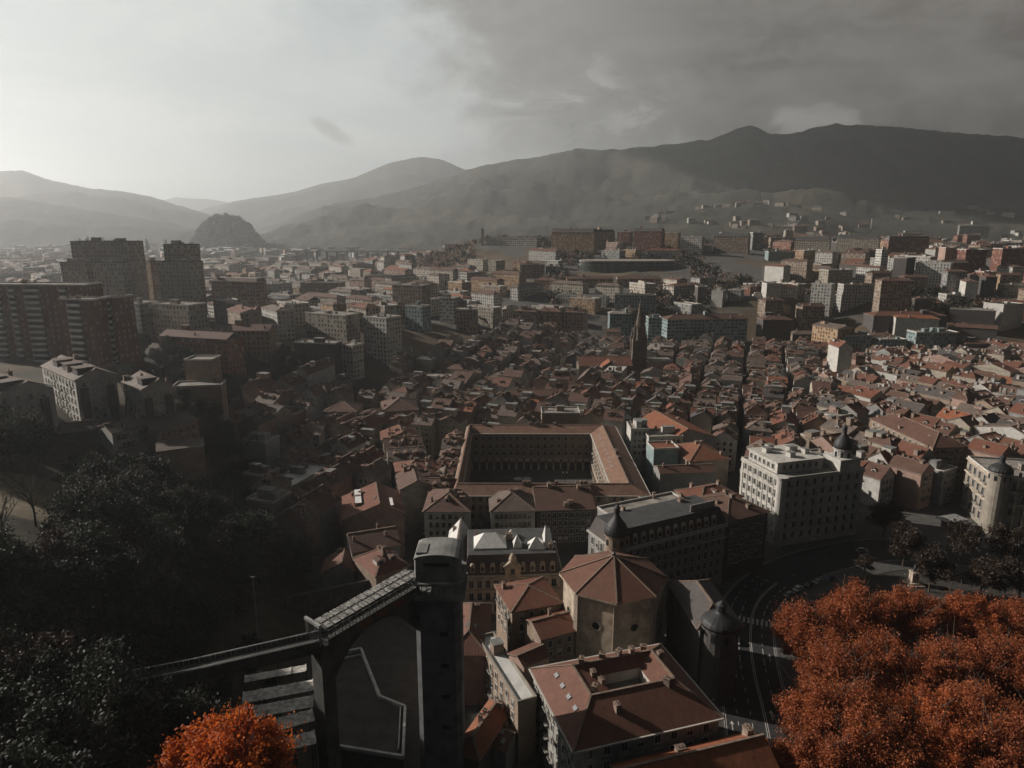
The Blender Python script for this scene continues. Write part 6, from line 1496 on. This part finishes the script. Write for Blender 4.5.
# two dark ventilation kiosks on the footbridge slope, gull
p = atD(74, 209, 160); e = thing('gull', 'small white gull gliding over the left mountains', 'gull', p[0], p[1], p[2], 0.4)
b = MB(); b.lathe(0,0,[(0.01,-0.32),(0.09,-0.15),(0.1,0.05),(0.05,0.24),(0.01,0.32)],8); o = b.obj('body', plain('white feathers', (0.8,0.8,0.78), 0.7, 0.05, rvar=0), e, True); o.rotation_euler = (math.pi/2,0,0)
for s_ in (-1,1):
    b = MB(); q = [(0.05*s_,0.1,0.02),(0.45*s_,0.22,0.3),(0.95*s_,-0.05,0.42),(0.45*s_,0.0,0.28),(0.05*s_,-0.12,0.0)]; b.poly(q if s_ < 0 else q[::-1]); b.poly([(a,c_,d_-0.02) for a,c_,d_ in (q[::-1] if s_ < 0 else q)]); b.obj('wing', plain('white feathers', (0.8,0.8,0.78)), e)
# low bushes of the cleared slope behind the footbridge
bn_ = 0
for _ in range(900):
    x, y = rt.uniform(-112, -46), rt.uniform(98, 152)
    if bn_ >= 14 or any((x-a)**2+(y-b_)**2 < 22 for a, b_ in TR) or g(x, y) < 3 or (-66 < x < -30 and 98 < y < 126): continue
    TR.append((x, y)); bn_ += 1; tree(rt.choice(['small0','small1']), x, y, rt.uniform(0.6, 1.0), 'bush', None, 'bush', 'bushes on the slope behind the footbridge')
# ================================================================== LABELS
LM = [('the arcaded square', 9, 280), ('the octagonal church', 27, 168), ('the spired church', 85, 500), ('the white corner building', 115, 246), ('the slate mansard block', 48, 200),
      ('the long brown block', 195, 310), ('the three storey house', -97, 365), ('the lift tower', -14, 124), ('the green arena', 148, 900), ('the tallest grey tower block', -310, 550),
      ('the orange school', -175, 405), ('the dominant pale block', 470, 775), ('the long riverside block', 165, 605), ('the pale teal blocks', 330, 557), ('the pointed white house', 226, 470),
      ('the brick towers', -200, 350), ('the round cornered tower', -60, 625), ('the curved cream building', 260, 585), ('the near dark tower block', 440, 640), ('the white curved blocks', 80, 735)]
ORD = ['nearest','second nearest','third nearest','fourth nearest','fifth nearest','sixth nearest','seventh nearest','eighth nearest','ninth nearest','tenth nearest','eleventh nearest','twelfth nearest','thirteenth nearest','fourteenth nearest','fifteenth nearest','sixteenth nearest','seventeenth nearest','eighteenth nearest','nineteenth nearest','twentieth nearest']
RN = {'rust':'rust red','brown':'brown','grey':'grey brown','orange':'orange','deck':'flat pale','white':'flat white','slate':'slate','dark':'dark'}
RT = {'gx':'gabled','gy':'gabled','hip':'hipped','flat':'terrace','mansard':'mansard'}
def locate(x, y):
    (n, lx, ly) = min(LM, key=lambda l: (l[1]-x)**2+(l[2]-y)**2*0.7)
    px1, px2 = pix(x, y, 15)[0], pix(lx, ly, 15)[0]; ddx, ddy = px1-px2, (y-ly)
    if abs(x-lx) > abs(ddy)*0.9: rel = 'right of' if ddx > 0 else 'left of'
    else: rel = 'behind' if ddy > 0 else 'in front of'
    return n, rel, math.hypot(lx-x, ly-y)
from collections import defaultdict
grp = defaultdict(list)
for q in BUILT:
    if q['auto']:
        n, rel, dist = locate(q['x'], q['y']); wn = q['wm'].strip('+=')
        kind_ = 'old house' if q['auto'] == 'old' else 'apartment house'
        extra = ''
        roofw = {'flat': 'flat %s roofed' % ('white' if q['rm'] == 'white' else 'pale')}.get(q['roof'], '%s %s' % (RN[q['rm']], RT[q['roof']]))
        grp[('%s %s%s' % (roofw, ('%s walled ' % wn if True else '')+kind_, extra), rel, n)].append((dist, q['o']))
used = {}
for (a, rel, n), L_ in sorted(grp.items(), key=lambda k: str(k[0])):
    L_.sort(key=lambda t_: t_[0])
    for i, (d_, o) in enumerate(L_):
        s_ = ('%s %s %s' % (a, rel, n)) if len(L_) == 1 else ('%s, %s %s %s' % (a, ORD[min(i, 19)], rel, n))
        o['label'] = s_
# trees without a label
tg = defaultdict(list)
TLM = [('the grass clearing', -125, 175), ('the footbridge', -45, 103), ('the white fronted house', -112, 222), ('the stone podium house', -130, 270), ('the orange school', -190, 385), ('the pale end walled house', -100, 330), ('the retaining wall', -60, 175), ('the pale flats', -150, 235), ('the orange round tree', -45, 90), ('the three storey house', -97, 365), ('the brick tower blocks', -185, 345)]
for e, k, x, y, zt in TLIST:
    if 'label' in e: continue
    park_ = e.get('group', '').startswith('orange')
    desc = ('orange brown plane tree' if k.startswith('plane') else 'vivid orange plane tree') if park_ else ('dark evergreen tree' if k.startswith('green') else 'low dark bush' if k.startswith('small') else 'dull brown tree')
    if park_: p = pix(x, y, 13); tg[(desc, 'park', '')].append((p[0]+p[1]*3, e))
    else:
        n, lx, ly = min(TLM, key=lambda l: (l[1]-x)**2+(l[2]-y)**2)
        rel = ('right of' if x > lx else 'left of') if abs(x-lx) > abs(y-ly) else ('behind' if y > ly else 'in front of')
        tg[(desc, rel, n)].append((math.hypot(x-lx, y-ly), e))
OR2 = ['first','second','third','fourth','fifth','sixth','seventh','eighth','ninth','tenth','eleventh','twelfth','thirteenth','fourteenth','fifteenth','sixteenth','seventeenth','eighteenth','nineteenth','twentieth','twenty-first','twenty-second']
for (a, rel, n), L_ in sorted(tg.items(), key=lambda k: str(k[0])):
    L_.sort(key=lambda t_: t_[0])
    for i, (d_, o) in enumerate(L_):
        if rel == 'park': o['label'] = '%s in the park, %s counting row by row from the back' % (a, OR2[min(i,21)])
        else: o['label'] = '%s on the hillside, %s %s %s' % (a, ORD[min(i, 19)], rel, n)
